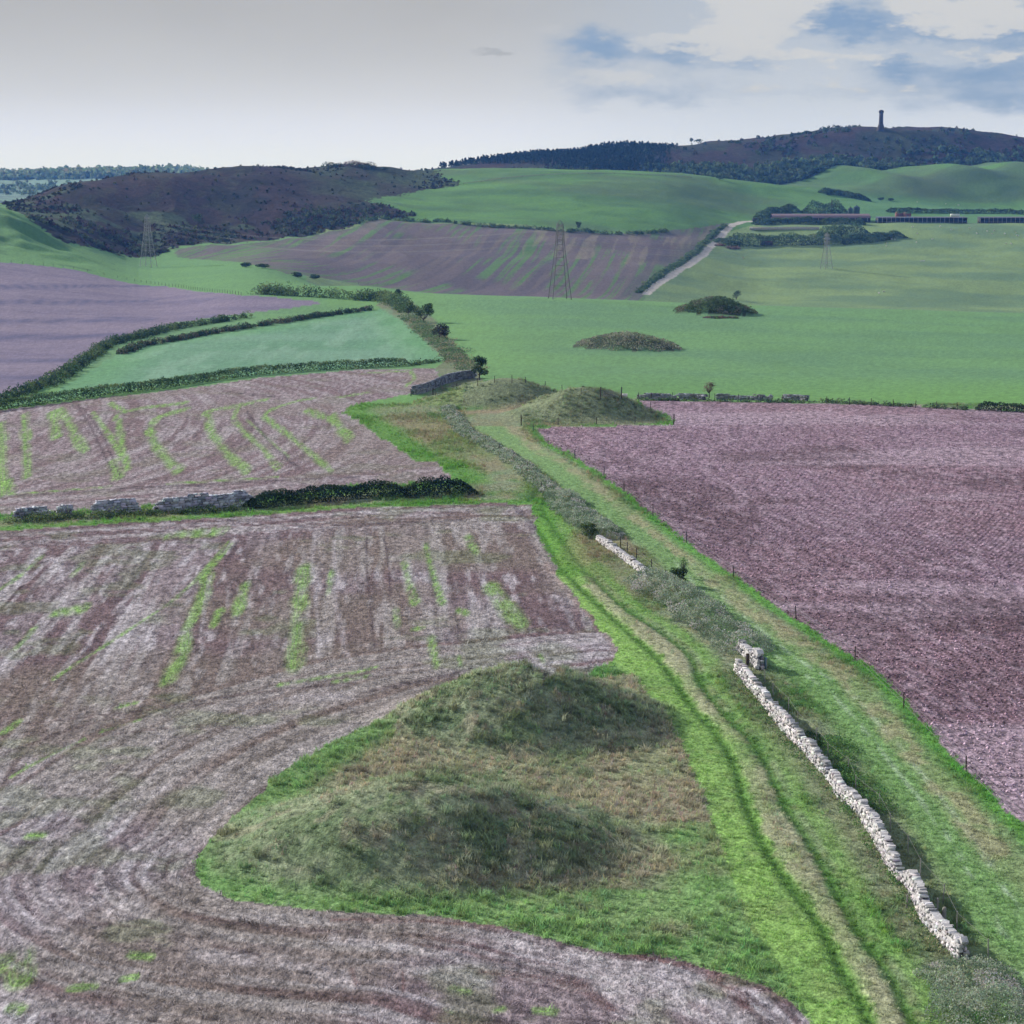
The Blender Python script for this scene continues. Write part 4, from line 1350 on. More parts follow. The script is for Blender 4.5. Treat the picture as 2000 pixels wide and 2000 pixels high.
hedge('bushy_hedge', 'second dark hedge along the top edge of the pale green field', 'hedge', [(240, 692), (272, 678), (330, 668), (398, 655), (470, 643), (543, 632), (640, 617), (722, 605)], 1.35, 2.4, .42, 110, [C(52, 70, 58), C(64, 82, 64), C(96, 92, 80)], 426, dmin=200, lump=.35)
hedge('bushy_hedge', 'dark thorn hedge between the purple field tip and the far green strip', 'hedge', [(498, 574), (560, 577), (620, 580), (680, 584), (730, 588)], 3.4, 7.0, .6, 110, PAL_HEDGE, 427, dmin=300, lump=.5)
hedge('thorn_scrub', 'thorn scrub at the top of the old lane between the green fields', 'hedge', [(742, 582), (765, 592), (790, 604), (800, 612)], 2.8, 6.0, .5, 130, PAL_HEDGE, 428, dmin=300, lump=.6)
hedge('field_scrub', 'low scrub along the old lane beside the pale green field', 'hedge', [(800, 618), (830, 645), (862, 672), (893, 700), (915, 722)], .9, 5.0, .36, 90, [C(104, 122, 92), C(84, 108, 80), C(126, 122, 104)], 429, dmin=250, lump=.8)
tree('hawthorn_tree', 'round dark lone tree at the end of the curved stone wall', 936, 742, 44, 36, PAL_DARK, 431, dmin=250, leaf=.34, n=1300, trunk=.22, lean=.1)
tree('hawthorn_tree', 'wind bent hawthorn, upper of the two beside the lane', 826, 630, 36, 38, PAL_DARK, 432, dmin=250, leaf=.42, n=1200, trunk=.16, lean=.5)
tree('hawthorn_tree', 'wind bent brownish hawthorn, lower of the two beside the lane', 858, 663, 32, 36, [C(70, 66, 60), C(58, 66, 52), C(82, 74, 70)], 433, dmin=250, leaf=.42, n=1100, trunk=.16, lean=.5)
tree('hawthorn_tree', 'small dark tree at the head of the thorn scrub', 775, 582, 17, 18, PAL_DARK, 434, dmin=300, leaf=.5, n=500, trunk=.12, lean=.3)
tree('hawthorn_tree', 'low spreading thorn bush at the right end of the thorn scrub', 797, 614, 26, 34, PAL_HEDGE, 435, dmin=300, leaf=.45, n=900, trunk=.1, cat='bush')
tree('thorn_bush', 'bare brown twiggy thorn bush growing out of the field wall', 1385, 777, 32, 28, PAL_BROWN, 436, dmin=300, leaf=.16, n=700, trunk=.3, cat='bush', sparse=True)
tree('thorn_bush', 'round bush on the right shoulder of the dark shrubby mound', 1438, 585, 17, 19, PAL_DARK, 437, dmin=500, leaf=.5, n=600, trunk=.12, cat='bush')
tree('lone_tree', 'single small round tree on the hedge line below the green dome hill', 1129, 448, 14, 13, PAL_DARK, 438, dmin=1300, leaf=.7, n=500, trunk=.22)
hedge('rough_patch', 'small dark rushy patch in the pasture below the shrubby mound', 'weeds', [(1385, 622), (1415, 621), (1442, 622)], .5, 5.0, .5, 70, PAL_BROWN + PAL_HEDGE, 439, dmin=450, lump=.5, bushy=False)
# shrubs that clothe the two far mounds
def mound_cover(i_, name, label, n, hgt, leaf, pal, seed):
    rs = np.random.default_rng(seed)
    mx, my, rx, ry, h = MOUNDS[i_]
    a = rs.uniform(0, 2 * math.pi, n)
    q = np.sqrt(rs.uniform(0, 1, n)) * (.62 + .42 * fbm(np.cos(a) * 2.5 + 5, np.sin(a) * 2.5 + seed, seed + 4, 3))
    x, y = mx + np.cos(a) * q * rx, my + np.sin(a) * q * ry
    z = terr(x, y) + rs.uniform(0, 1, n) * hgt * (.3 + 1.2 * fbm(x / 2.5, y / 2.5, seed, 3)) * np.clip((1 - q) * 4, .3, 1)
    V, F = leaves(np.stack([x, y, z], 1), leaf, rs)
    key = np.clip(fbm(x / 3, y / 3, seed + 1, 3) * 1.6 - .3, 0, .999)
    o = mk(name, V, F, M_LEAF, col=np.clip(np.repeat(pal_col(pal, n, rs, key), 4, 0), .003, .9))
    set_tag(o, label, kind='stuff')


mound_cover(4, 'bracken_cover', 'grey green bracken and rough growth over the lone pasture mound', 6000, .9, .42, [C(108, 118, 98), C(128, 130, 114), C(92, 104, 88)], 441)
mound_cover(5, 'gorse_cover', 'dark green shrubs over the mound on the pasture crest', 6000, 1.5, .5, [C(64, 82, 56), C(80, 98, 66), C(100, 100, 84)], 442)

# far hedges and shrubs
hedge('field_hedge', 'thin dark hedge between the far stubble slope and the green dome hill', 'hedge', [(700, 434), (777, 431), (850, 434), (904, 438), (1000, 445), (1085, 451), (1160, 455), (1230, 457), (1300, 452)], 2.4, 4.0, .9, 34, PAL_HEDGE, 451, dmin=1200, lump=.35)
hedge('field_hedge', 'dark hedge climbing beside the pale farm track', 'hedge', [(1248, 572), (1286, 541), (1328, 514), (1376, 474), (1394, 456), (1416, 440)], 1.3, 4.0, .9, 40, PAL_HEDGE, 452, dmin=1040, lump=.35)
hedge('field_hedge', 'straight dark hedge behind the open farm sheds', 'hedge', [(1732, 414), (1800, 415), (1900, 417), (2000, 419), (2060, 420)], 4.0, 5.0, 1.0, 50, PAL_DARK, 453, dmin=1640, lump=.25)
for i, (ln, H, wd_, lb) in enumerate((
        ([(1408, 478), (1460, 477), (1530, 476), (1600, 474), (1640, 472)], 7.0, 22.0, 'long dark scrub bank below the pale farmyard strip'),
        ([(1600, 468), (1640, 462), (1680, 462), (1700, 463)], 9.0, 20.0, 'tall rounded scrub at the middle of the farm bank'),
        ([(1640, 476), (1690, 472), (1730, 466), (1762, 462)], 5.5, 14.0, 'lower scrub tailing off right of the farm bank'),
        ([(1470, 438), (1500, 438), (1560, 437), (1640, 437), (1690, 438)], 4.0, 9.0, 'scrubby hedge just below the long pink roofed shed'),
        ([(1482, 432), (1500, 424), (1530, 416), (1552, 412)], 5.5, 12.0, 'sloping thicket at the left end of the long shed'),
        ([(1572, 418), (1600, 415), (1630, 416), (1650, 419)], 9.0, 14.0, 'big rounded thicket behind the long shed beside the mast'),
        ([(1605, 378), (1640, 382), (1680, 390), (1700, 393)], 5.0, 12.0, 'dark thicket on the crest above the silos'))):
    hedge('farm_scrub', lb, 'scrub', ln, H * 1.15, wd_, 1.1, 90, PAL_DARK + PAL_HEDGE, 460 + i, dmin=1500 if i != 0 and i != 2 else 1380, lump=.5, bushy=False, group='scrub round the farm')
for i, (u, r, hp, wp, lb) in enumerate(((480, 522, 8, 24, 'dark shrub clump left end of the far green strip edge'), (512, 524, 9, 30, 'wider shrub clump second along the far green strip edge'), (580, 541, 9, 22, 'dark shrub near the bottom of the far stubble slope'),
                                        (614, 545, 9, 24, 'dark shrub lowest beside the far stubble slope'), (1720, 391, 5, 14, 'small bush on the skyline crest right of the silos'), (1740, 392, 5, 12, 'smaller bush beside the skyline crest bush'),
                                        (1405, 352, 9, 22, 'dark bush on the upper dome hill below the heath'), (1120, 318, 8, 10, 'x'), (386, 440, 22, 30, 'lone dark shrub halfway up the heather hill'))):
    if lb == 'x':
        continue
    tree('shrub', lb, u, r, hp, wp, PAL_DARK, 480 + i, dmin=900, leaf=.9, n=420, trunk=.08, cat='bush', group='far shrubs')


# ------------------------------------------------------------------ scrub and woods on the far hills
def lumps(name, label, pts, siz, pal, seed, conifer=False):
    """a mass of small leafy crowns: ragged low polygons, many to a wood"""
    rs = np.random.default_rng(seed)
    n = len(pts)
    k = 26
    d = rs.normal(size=(n, k, 3))
    d /= np.linalg.norm(d, axis=2)[..., None]
    d[..., 2] = np.abs(d[..., 2])
    rad = rs.uniform(.55, 1.05, (n, k, 1))
    sc_ = np.stack([siz * .5, siz * .5, siz * .8], 1)[:, None, :] * rs.uniform(.85, 1.15, (n, 1, 3))
    if conifer:
        hgt = np.sqrt(rs.uniform(0, 1, (n, k)))
        a = rs.uniform(0, 2 * math.pi, (n, k))
        wv = (1.03 - hgt) * .34
        d = np.stack([np.cos(a) * wv, np.sin(a) * wv, hgt], 2)
        cen = pts[:, None, :] + d * siz[:, None, None]
    else:
        cen = pts[:, None, :] + d * rad * sc_
    lf = np.repeat(siz * (.26 if conifer else .46), k)
    V, F = leaves(cen.reshape(-1, 3), lf, rs, .75)
    key = np.repeat(rs.random(n), k)
    c = pal_col(pal, n * k, rs, np.clip(key, 0, .999))
    o = mk(name, V, F, M_LEAF, col=np.clip(np.repeat(c, 4, 0), .003, .9))
    set_tag(o, label, kind='stuff')
    return o


def sample_far(sel, n, mask=None):
    w_ = np.where(sel, (cell_area if mask is None else cell_area * mask), 0.0)[:-1, :-1].ravel()
    k = rng.choice(len(w_), n, p=w_ / w_.sum())
    r_, c_ = k // (NC - 1), k % (NC - 1)
    u, v = rng.random(n), rng.random(n)
    x = GX[r_, c_] + (GX[r_, c_ + 1] - GX[r_, c_]) * u
    y = GY[r_, c_] + (GY[r_ + 1, c_] - GY[r_, c_]) * v
    return np.stack([x, y, terr(x, y) - .2], 1)


FV = (GU > -80) & (GU < 2080)
HP = [C(44, 50, 42), C(52, 58, 46), C(60, 46, 46), C(70, 78, 60)]
nz = fbm(GX / 45, GY / 90, 500, 4)
lumps('gorse_scrub', 'gorse and heather clumps over the left hill', (q := sample_far((cls == 9) & FV, 5200, sstep(.45, .62, nz) + .05)), rng.uniform(.8, 2.6, len(q)), HP, 501)
foot = (1 - sstep(20, 90, dist_line(heath[1:12], GX, GY, False, 120)))
lumps('hill_foot_scrub', 'dense scrub along the foot of the left hill', (q := sample_far((cls == 9) & FV, 600, foot * sstep(.42, .6, fbm(GX / 35, GY / 35, 513, 3)) + 1e-6)), rng.uniform(1.6, 4.2, len(q)), [C(58, 66, 54), C(66, 76, 60), C(66, 56, 56), C(80, 90, 70)], 502)
lumps('hillside_wood', 'scattered trees and scrub over the monument hill', (q := sample_far((cls == 11) & FV & (GY < 2420) & (np.hypot(GX - 421, GY - 2335) > 45), 2300, sstep(.5, .62, fbm(GX / 60, GY / 90, 503, 4)) * (1.2 - sstep(2150, 2330, GY)) + .02)), rng.uniform(1.2, 5.0, len(q)),
      [C(48, 60, 46), C(60, 74, 54), C(76, 90, 66), C(54, 48, 46)], 504)
lowhill = (cls == 11) & (GY < np.interp(GU, dome_u, dome_d) + 110) & (GU > 1250) & FV
lumps('hill_foot_wood', 'darker belt of trees along the foot of the monument hill', (q := sample_far(lowhill, 1000, sstep(.4, .55, fbm(GX / 80, GY / 60, 505, 3)) + .1)), rng.uniform(4, 9, len(q)), [C(58, 74, 58), C(70, 86, 64), C(82, 98, 72)], 506)
con = (cls == 11) & (GU > 860) & (GU < 1345) & (GY > 2130) & (GY < 2400) & (GY > 2400 - (GU - 820) * .75)
lumps('conifer_wood', 'conifer plantation along the left shoulder of the monument hill', (q := sample_far(con & FV & (GU < 1345 - 70 * fbm(GX / 30, GY / 40, 516, 2)), 2600)), rng.uniform(3.5, 8, len(q)) * (1 - .55 * sstep(110, 200, q[:, 0])), [C(38, 50, 44), C(46, 58, 48)], 507, True)
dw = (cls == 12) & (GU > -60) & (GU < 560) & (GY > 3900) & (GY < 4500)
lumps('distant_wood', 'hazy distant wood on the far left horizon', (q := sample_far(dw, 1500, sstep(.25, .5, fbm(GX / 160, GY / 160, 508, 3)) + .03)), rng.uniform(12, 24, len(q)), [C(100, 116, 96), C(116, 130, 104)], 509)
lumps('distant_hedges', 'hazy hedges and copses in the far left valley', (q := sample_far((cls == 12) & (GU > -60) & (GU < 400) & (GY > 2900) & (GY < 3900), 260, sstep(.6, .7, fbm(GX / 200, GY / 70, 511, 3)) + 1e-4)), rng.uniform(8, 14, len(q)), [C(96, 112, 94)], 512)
hedge('heath_knoll_scrub', 'dark scrub capped knoll on the skyline of the heather hill', 'scrub', [(640, 326), (672, 324), (700, 325), (726, 329)], 4.0, 14.0, 1.0, 60, PAL_BROWN + PAL_DARK, 515, dmin=1500, lump=.4)
# countable trees standing on the skyline
for i, (u, r, hp, wp, lb) in enumerate(((1612, 256, 8, 16, 'flat topped tree on the monument hill skyline, largest left of the tower'), (1576, 259, 6, 13, 'small rounded tree on the monument hill skyline left of the flat topped one'),
                                        (1657, 255, 5, 12, 'little bush on the skyline just left of the tower'), (1364, 280, 10, 18, 'broad tree on the skyline at the end of the conifer plantation'), (1350, 278, 12, 8, 'pointed tree on the skyline beside the plantation end'),
                                        (1890, 263, 8, 14, 'rounded tree on the monument hill skyline right of the tower'), (1982, 273, 6, 12, 'small tree on the skyline near the right edge'), (1794, 256, 4, 6, 'tiny bush on the skyline right of the tower'),
                                        (832, 333, 6, 9, 'tiny lone tree on the skyline between the two hills'), (752, 331, 5, 12, 'tiny pale bush on the skyline right of the heath knoll'), (85, 366, 9, 12, 'small wind blown tree on the left end of the heather ridge'))):
    p = P(u, r + 2, 1300)
    tree('skyline_tree', lb, u, r + 2, hp, wp, PAL_DARK, 520 + i, dmin=1300, leaf=1.0, n=320, trunk=.25, group='trees on the skyline')

# ------------------------------------------------------------------ dry stone walls
M_STONE = simple_mat('limestone', C(220, 217, 220), .9, .4, 5.0, .15, .03, 14)
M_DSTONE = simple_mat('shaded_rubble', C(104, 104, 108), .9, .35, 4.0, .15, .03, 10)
M_STONES = leaf_mat('stonework_stone', 'Col', False, 0.0)
M_WOOD = simple_mat('weathered_wood', (.075, .06, .05), .9, .3, 6.0, .1)
M_GWOOD = simple_mat('grey_wood', (.30, .29, .27), .9, .25, 6.0, .1)
M_STEEL = simple_mat('galvanised_steel', (.30, .295, .32), .5, .12, 2.0, .5)
M_WIRE = simple_mat('wire', (.22, .22, .21), .6, .1, 2.0, .3)
M_BLUE = simple_mat('pale_blue_paint', C(140, 178, 200), .6, .1, 2.0, .3)


def stone_mesh(seed):
    rs = np.random.default_rng(seed)
    bm = bmesh.new()
    for sx_ in (-1, 1):
        for sy_ in (-1, 1):
            for sz_ in (-1, 1):
                for k in range(2):
                    q = np.array([sx_, sy_, sz_]) * .5 * rs.uniform(.66, 1.0, 3)
                    bm.verts.new(Vector(q))
    r_ = bmesh.ops.convex_hull(bm, input=bm.verts[:])
    bmesh.ops.delete(bm, geom=[v for v in bm.verts if not v.link_faces], context='VERTS')
    me = bpy.data.meshes.new('stone')
    bm.to_mesh(me)
    bm.free()
    return me


STONES = [stone_mesh(700 + i) for i in range(10)]
for me in STONES:
    me.materials.append(M_STONE)
STONE_VF = []
for me in STONES:
    v = np.zeros(len(me.vertices) * 3)
    me.vertices.foreach_get('co', v)
    STONE_VF.append((v.reshape(-1, 3), np.array([p.vertices[:] for p in me.polygons])))


def stone_wall(name, label, line, H, thick, seed, parts, tone=C(220, 217, 220), slen=.40, course=.17, gapf=None, group=None, hvar=.18):
    """courses of rough stones on both faces with copings; `parts` stones that show largest are objects of their own"""
    rs = np.random.default_rng(seed)
    ln = smooth_line(line, .4) if len(line) > 2 else np.linspace(line[0], line[1], 40)
    seg = np.linalg.norm(np.diff(ln, axis=0), axis=1)
    cum = np.concatenate([[0], np.cumsum(seg)])
    tot = cum[-1]
    tx, ty = np.gradient(ln[:, 0]), np.gradient(ln[:, 1])
    q = np.hypot(tx, ty)
    tx, ty = tx / q, ty / q

    def at(s):
        return np.interp(s, cum, ln[:, 0]), np.interp(s, cum, ln[:, 1]), np.interp(s, cum, tx), np.interp(s, cum, ty)

    hs = np.linspace(0, tot, max(8, int(tot / .2)))
    hh_ = H * (1 - hvar + 2 * hvar * fbm(hs / 2.6 + seed, hs * 0 + 3.3, seed, 4))
    if gapf:
        hh_ = hh_ * np.array([gapf(t_) for t_ in hs / tot])

    def height(s):
        return float(np.interp(s, hs, hh_))
    items = []
    for side in (-1, 1):
        z = 0.0
        ci = 0
        while z < H * 1.25:
            s = rs.uniform(0, slen) - slen
            while s < tot:
                l_ = slen * rs.uniform(.5, 1.7)
                sc = s + l_ / 2
                s += l_ * .96
                if sc < 0 or sc > tot or z + course * .7 > height(sc):
                    continue
                x, y, a, b = at(sc)
                bat = thick * .5 * (1 - .22 * z / H)
                off = side * (bat - .10) + rs.normal(0, .04)
                zz = z + course * .5
                items.append((x - b * off, y + a * off, zz, l_, rs.uniform(.24, .36), course * rs.uniform(.75, 1.5), math.atan2(b, a) + rs.normal(0, .16), rs.normal(0, .12), side, 0))
            z += course
            ci += 1
    s = 0.0
    while s < tot:
        w_ = rs.uniform(.14, .42)
        x, y, a, b = at(s + w_ / 2)
        h_ = height(s + w_ / 2)
        if h_ > .25:
            items.append((x + rs.normal(0, .03), y + rs.normal(0, .03), math.floor(h_ / course + .3) * course + .08, w_ * 1.15, thick * rs.uniform(.75, 1.1), rs.uniform(.08, .19), math.atan2(b, a) + rs.normal(0, .2), rs.normal(0, .22), 0, 1))
        s += w_
    c0 = ln[len(ln) // 2]
    org = np.array([c0[0], c0[1], float(terr(c0[0], c0[1]))])
    root = empty(name, org)
    set_tag(root, label, 'wall', group)
    # order: what the camera side shows largest first
    def score(it):
        d = math.hypot(it[0], it[1])
        vis = 1.4 if it[9] else (1.0 if it[8] == CAMSIDE else .05)
        return vis * it[3] * (it[5] + .12) / d * (1.2 if it[2] > .3 else .8)
    CAMSIDE = 1 if ((-ln[len(ln) // 2][0]) * -ty[len(ln) // 2] + (-ln[len(ln) // 2][1]) * tx[len(ln) // 2]) > 0 else -1
    items.sort(key=score, reverse=True)
    V, F, CC, nb = [], [], [], 0
    tone = np.array(tone)
    gzs = terr(np.array([it[0] for it in items]), np.array([it[1] for it in items]))
    for k, it in enumerate(items):
        x, y, z, l_, d_, h_, rz, rt, sd_, cp = it
        gz = float(gzs[k])
        M = Matrix.Translation((x - org[0], y - org[1], gz + z - org[2])) @ Matrix.Rotation(rz, 4, 'Z') @ Matrix.Rotation(rt, 4, 'X' if not cp else 'Y') @ Matrix.Diagonal((l_ * 1.06, d_, h_, 1))
        if k < parts:
            o = bpy.data.objects.new('stone', STONES[k % 10])
            COL.objects.link(o)
            o.parent = root
            o.matrix_local = M
        else:
            v, f = STONE_VF[k % 10]
            mm = np.array(M)
            V.append(v @ mm[:3, :3].T + mm[:3, 3])
            F.append(f + nb)
            CC.append(np.repeat((tone * rs.uniform(.4, 1.3) * (1 + .04 * rs.normal(size=3)))[None], len(v), 0))
            nb += len(v)
    if V:
        o = mk('stonework', np.concatenate(V), np.concatenate(F), M_STONES, root, np.clip(np.concatenate(CC), 0, .9))
        o['kind'] = 'stuff'
    # rubble core keeps daylight out of the joints
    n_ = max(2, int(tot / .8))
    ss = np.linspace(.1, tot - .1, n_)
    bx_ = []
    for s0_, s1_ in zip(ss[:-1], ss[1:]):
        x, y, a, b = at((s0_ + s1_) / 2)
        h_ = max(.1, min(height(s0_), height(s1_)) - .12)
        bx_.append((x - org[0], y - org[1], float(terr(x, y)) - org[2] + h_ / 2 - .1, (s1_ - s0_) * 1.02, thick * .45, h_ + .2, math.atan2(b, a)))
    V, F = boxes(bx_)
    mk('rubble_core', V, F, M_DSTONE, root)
    return root


def dips(*d):
    return lambda t: 1.0 - sum(a * math.exp(-((t - c) / w_) ** 2) for c, w_, a in d)


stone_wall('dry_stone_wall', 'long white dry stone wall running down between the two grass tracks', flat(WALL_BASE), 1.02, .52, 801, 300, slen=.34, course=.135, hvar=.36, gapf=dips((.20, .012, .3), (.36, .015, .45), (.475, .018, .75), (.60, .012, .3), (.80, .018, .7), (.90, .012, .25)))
stone_wall('dry_stone_wall', 'short stone wall stub ending in a pillar beside the pale blue panel', flat([(1447, 1273), (1462, 1285), (1484, 1312)]), 1.05, .6, 802, 90, gapf=lambda t: .75 + .5 * (t > .75))
stone_wall('dry_stone_wall', 'low tumbled piece of white wall between the two bramble thickets', flat([(1170, 1056), (1195, 1074), (1222, 1094), (1264, 1124)]), .55, .6, 803, 110, hvar=.4)
hedge('weed_strip', 'straggling weeds along the sunny foot of the white stone wall', 'weeds', [tuple(q) for q in wall_line[::10] - np.array([.65, .1])], .4, .8, .12, 60, PAL_GREEN + [C(150, 150, 118)], 806, world=True, lump=.7)
GA = 'surviving lengths of the left field wall'
for i, (pts, H, lb) in enumerate(([(25, 1014), (60, 1011), (98, 1008)], 1.15, 'leftmost surviving length of the broken blue grey field wall'), ) if False else enumerate((
        ([(28, 1016), (60, 1013), (98, 1010)], 1.15, 'leftmost surviving length of the broken blue grey field wall'),
        ([(112, 1009), (128, 1008), (142, 1007)], 1.1, 'shortest heap of the broken blue grey field wall, second from left'),
        ([(180, 1006), (225, 1002), (272, 999)], 1.3, 'rounded middle length of the broken blue grey field wall'),
        ([(302, 1001), (360, 997), (430, 992), (494, 986)], 1.45, 'longest length of blue grey field wall, running into the dark hedge'))):
    stone_wall('field_wall', lb, PX(pts, 150), H * 1.15, .7, 810 + i, 0, C(208, 210, 224), .6, .3, group=GA, hvar=.22, gapf=lambda t: .45 + .55 * min(1, 9 * t, 9 * (1 - t)))
stone_wall('field_wall', 'curved dark stone wall rising from the metal gate to the lone dark tree', PX([(806, 771), (830, 766), (852, 757), (880, 746), (905, 741), (928, 738)], 250), 1.5, .7, 820, 0, C(150, 154, 166), .6, .3, hvar=.1)
for i, (a, b, lb) in enumerate(((1245, 1318, 'low field wall section right of the corner gate'), (1325, 1378, 'low field wall section under the bare thorn bush'), (1400, 1506, 'long low field wall section right of the bare thorn bush'), (1530, 1578, 'last low field wall section before the shrubby hedge'))):
    stone_wall('field_wall', lb, PX([(a, 779 + (a - 1245) * .007), ((a + b) / 2, 779.5 + (a - 1245) * .009), (b, 780 + (b - 1245) * .012)], 300), .85, .7, 825 + i, 0, C(166, 168, 178), .6, .3, hvar=.3)
hedge('fence_bramble', 'low brambles under the top fence between wall and dark bush', 'bramble', [(1580, 785), (1700, 791), (1800, 796), (1900, 801)], .7, 1.6, .34, 60, PAL_HEDGE, 830, dmin=300, lump=.6)
hedge('fence_bramble', 'thin weeds and brambles growing along the low top field wall', 'bramble', [(1240, 782), (1330, 783), (1420, 785), (1500, 786), (1585, 787)], .55, 1.2, .3, 60, PAL_HEDGE, 832, dmin=300, lump=.7)
hedge('fence_bramble', 'dark bramble bush at the right end of the top fence', 'bramble', [(1905, 800), (1950, 802), (2010, 805)], 1.5, 2.4, .34, 160, PAL_DARK, 831, dmin=300, lump=.3)


# ------------------------------------------------------------------ fences and gates
def post_mesh(h, t, mat, seed=0):
    bm = bmesh.new()
    n = 7
    rs = np.random.default_rng(seed)
    lv = [(-.3, 1.0), (h * .5, .96), (h - t * .35, .92), (h, .55)]
    rings = []
    for z, k in lv:
        rings.append([bm.verts.new((math.cos(2 * math.pi * i / n) * t * .5 * k + z * .012, math.sin(2 * math.pi * i / n) * t * .5 * k, z)) for i in range(n)])
    for a, b in zip(rings[:-1], rings[1:]):
        for i in range(n):
            bm.faces.new((a[i], a[(i + 1) % n], b[(i + 1) % n], b[i]))
    bm.faces.new(rings[-1])
    me = bpy.data.meshes.new('post')
    bm.to_mesh(me)
    bm.free()
    me.materials.append(mat)
    return me


def fence(name, label, pts, h, t, mat, wires=(.35, .7, 1.05), world=None, dmin=60.0, wr=.012, tall=()):
    pp = [P(u, r, dmin) for u, r in pts] if world is None else [np.array([x, y, float(terr(x, y))]) for x, y in world]
    root = empty(name, pp[len(pp) // 2])
    set_tag(root, label, 'fence')
    o0 = np.array(root.location)
    me = post_mesh(h, t, mat)
    met = post_mesh(h * 1.35, t * 1.6, mat) if tall else None
    for i, p in enumerate(pp):
        o = bpy.data.objects.new('post', met if i in tall else me)
        COL.objects.link(o)
        o.parent = root
        o.location = p - o0
        o.rotation_euler = (rng.normal(0, .04), rng.normal(0, .04), rng.uniform(0, 6))
    if wires:
        segs = []
        for a, b in zip(pp[:-1], pp[1:]):
            for w_ in wires:
                segs.append((a - o0 + (0, 0, w_), b - o0 + (0, 0, w_), wr, wr))
        V, F = tubes(segs, 3)
        mk('wire', V, F, M_WIRE, root)
    return root


fence('post_fence', 'thin dark post and wire fence along the edge of the mauve ploughed field',
      [(1018, 831), (1042, 843), (1070, 869), (1123, 896), (1179, 932), (1219, 963), (1275, 1008), (1341, 1060), (1433, 1128), (1555, 1209), (1670, 1291), (1765, 1383), (1887, 1512), (2040, 1660)], 1.25, .11, M_WOOD, tall=(0,))
fence('post_fence', 'short fence round the foot of the corner burial mound', [(1018, 831), (1090, 831), (1165, 829), (1240, 829), (1316, 829), (1270, 799), (1248, 787)], 1.25, .12, M_WOOD, dmin=200, tall=(4,))
fence('post_fence', 'wire fence on thin stakes following the right side of the stone wall', None, 1.15, .07, M_GWOOD,
      world=[(x + 1.1 + (.25 if i % 2 else 0), y + .2) for i, (x, y) in enumerate(wall_line[::max(1, len(wall_line) // 15)])], wires=(1.05,), wr=.009)
fence('post_fence', 'four dark posts of old fence beside the tumbled white wall', None, 1.2, .10, M_WOOD, world=[tuple(q) for q in flat([(1212, 1069), (1225, 1081), (1243, 1092), (1272, 1114), (1300, 1135)])], wires=(.7, 1.0), wr=.012)
fence('post_fence', 'line of old stakes in the brambles left of the upper grass track', None, 1.15, .11, M_WOOD, world=[tuple(q) for q in flat([(898, 832), (926, 850), (948, 864), (975, 880), (1003, 898), (1030, 920), (1046, 940), (1058, 958)])], wires=(.7, 1.0))
fence('post_fence', 'evenly spaced posts of the fence along the top wall of the ploughed field', [(1248, 781), (1272, 781), (1314, 781), (1356, 782), (1396, 783), (1442, 784), (1485, 785), (1528, 786), (1572, 787), (1615, 789), (1659, 791), (1701, 793), (1745, 795), (1788, 797), (1829, 799), (1869, 801), (1912, 803), (1956, 806), (2000, 808), (2045, 810)], 1.35, .12, M_WOOD, dmin=300)
fence('post_fence', 'short row of posts between the lone tree and the rear middle mound', [(850, 772), (892, 762), (933, 752), (966, 747), (1000, 746), (1026, 749), (1065, 757), (1098, 764), (1135, 772)], 1.2, .12, M_WOOD, dmin=300)
lf = PX([(0, 513), (60, 517), (145, 526), (230, 543), (326, 559), (400, 569), (471, 577)], 500)
lfl = smooth_line(lf, 6.5)
fence('post_fence', 'long line of tiny posts between the purple ploughed field and the far green slope', None, 1.25, .16, M_WOOD, world=[tuple(q) for q in lfl], wires=())
fence('post_fence', 'far line of tiny posts on the crest of the green strip', [(u, 556 + (u - 720) * .035) for u in range(700, 1000, 19)], 1.2, .16, M_WOOD, dmin=500, wires=())
fence('post_fence', 'faint fence line curving over the crown of the green dome hill', [(905, 360), (940, 356), (980, 350), (1020, 346), (1060, 343), (1100, 341), (1150, 340), (1200, 340), (1250, 342), (1300, 344), (1350, 348)], 1.3, .3, M_WOOD, dmin=1500, wires=(.6, 1.2), wr=.12)


def gate(name, label, p, q, h, bars, mat, post_h=1.5):
    p, q = np.asarray(p), np.asarray(q)
    root = empty(name, p)
    set_tag(root, label, 'gate')
    d = q - p
    L_ = np.linalg.norm(d[:2])
    for k in range(bars):
        z = .25 + (h - .25) * k / (bars - 1)
        V, F = tubes([((0, 0, z), tuple(d * .98 + (0, 0, z)), .035, .035)], 6)
        mk('rail', V, F, mat, root)
    V, F = tubes([((0, 0, .2), (0, 0, h + .05), .04, .04), (tuple(d * .5 + (0, 0, .2)), tuple(d * .5 + (0, 0, h)), .03, .03), (tuple(d * .98 + (0, 0, .2)), tuple(d * .98 + (0, 0, h + .05)), .04, .04), ((0, 0, .25), tuple(d * .5 + (0, 0, h)), .03, .03)], 6)
    mk('brace', V, F, mat, root)
    me = post_mesh(post_h, .2, M_WOOD)
    for e_ in (-.18, 1.05):
        o = bpy.data.objects.new('post', me)
        COL.objects.link(o)
        o.parent = root
        o.location = d * e_
    return root


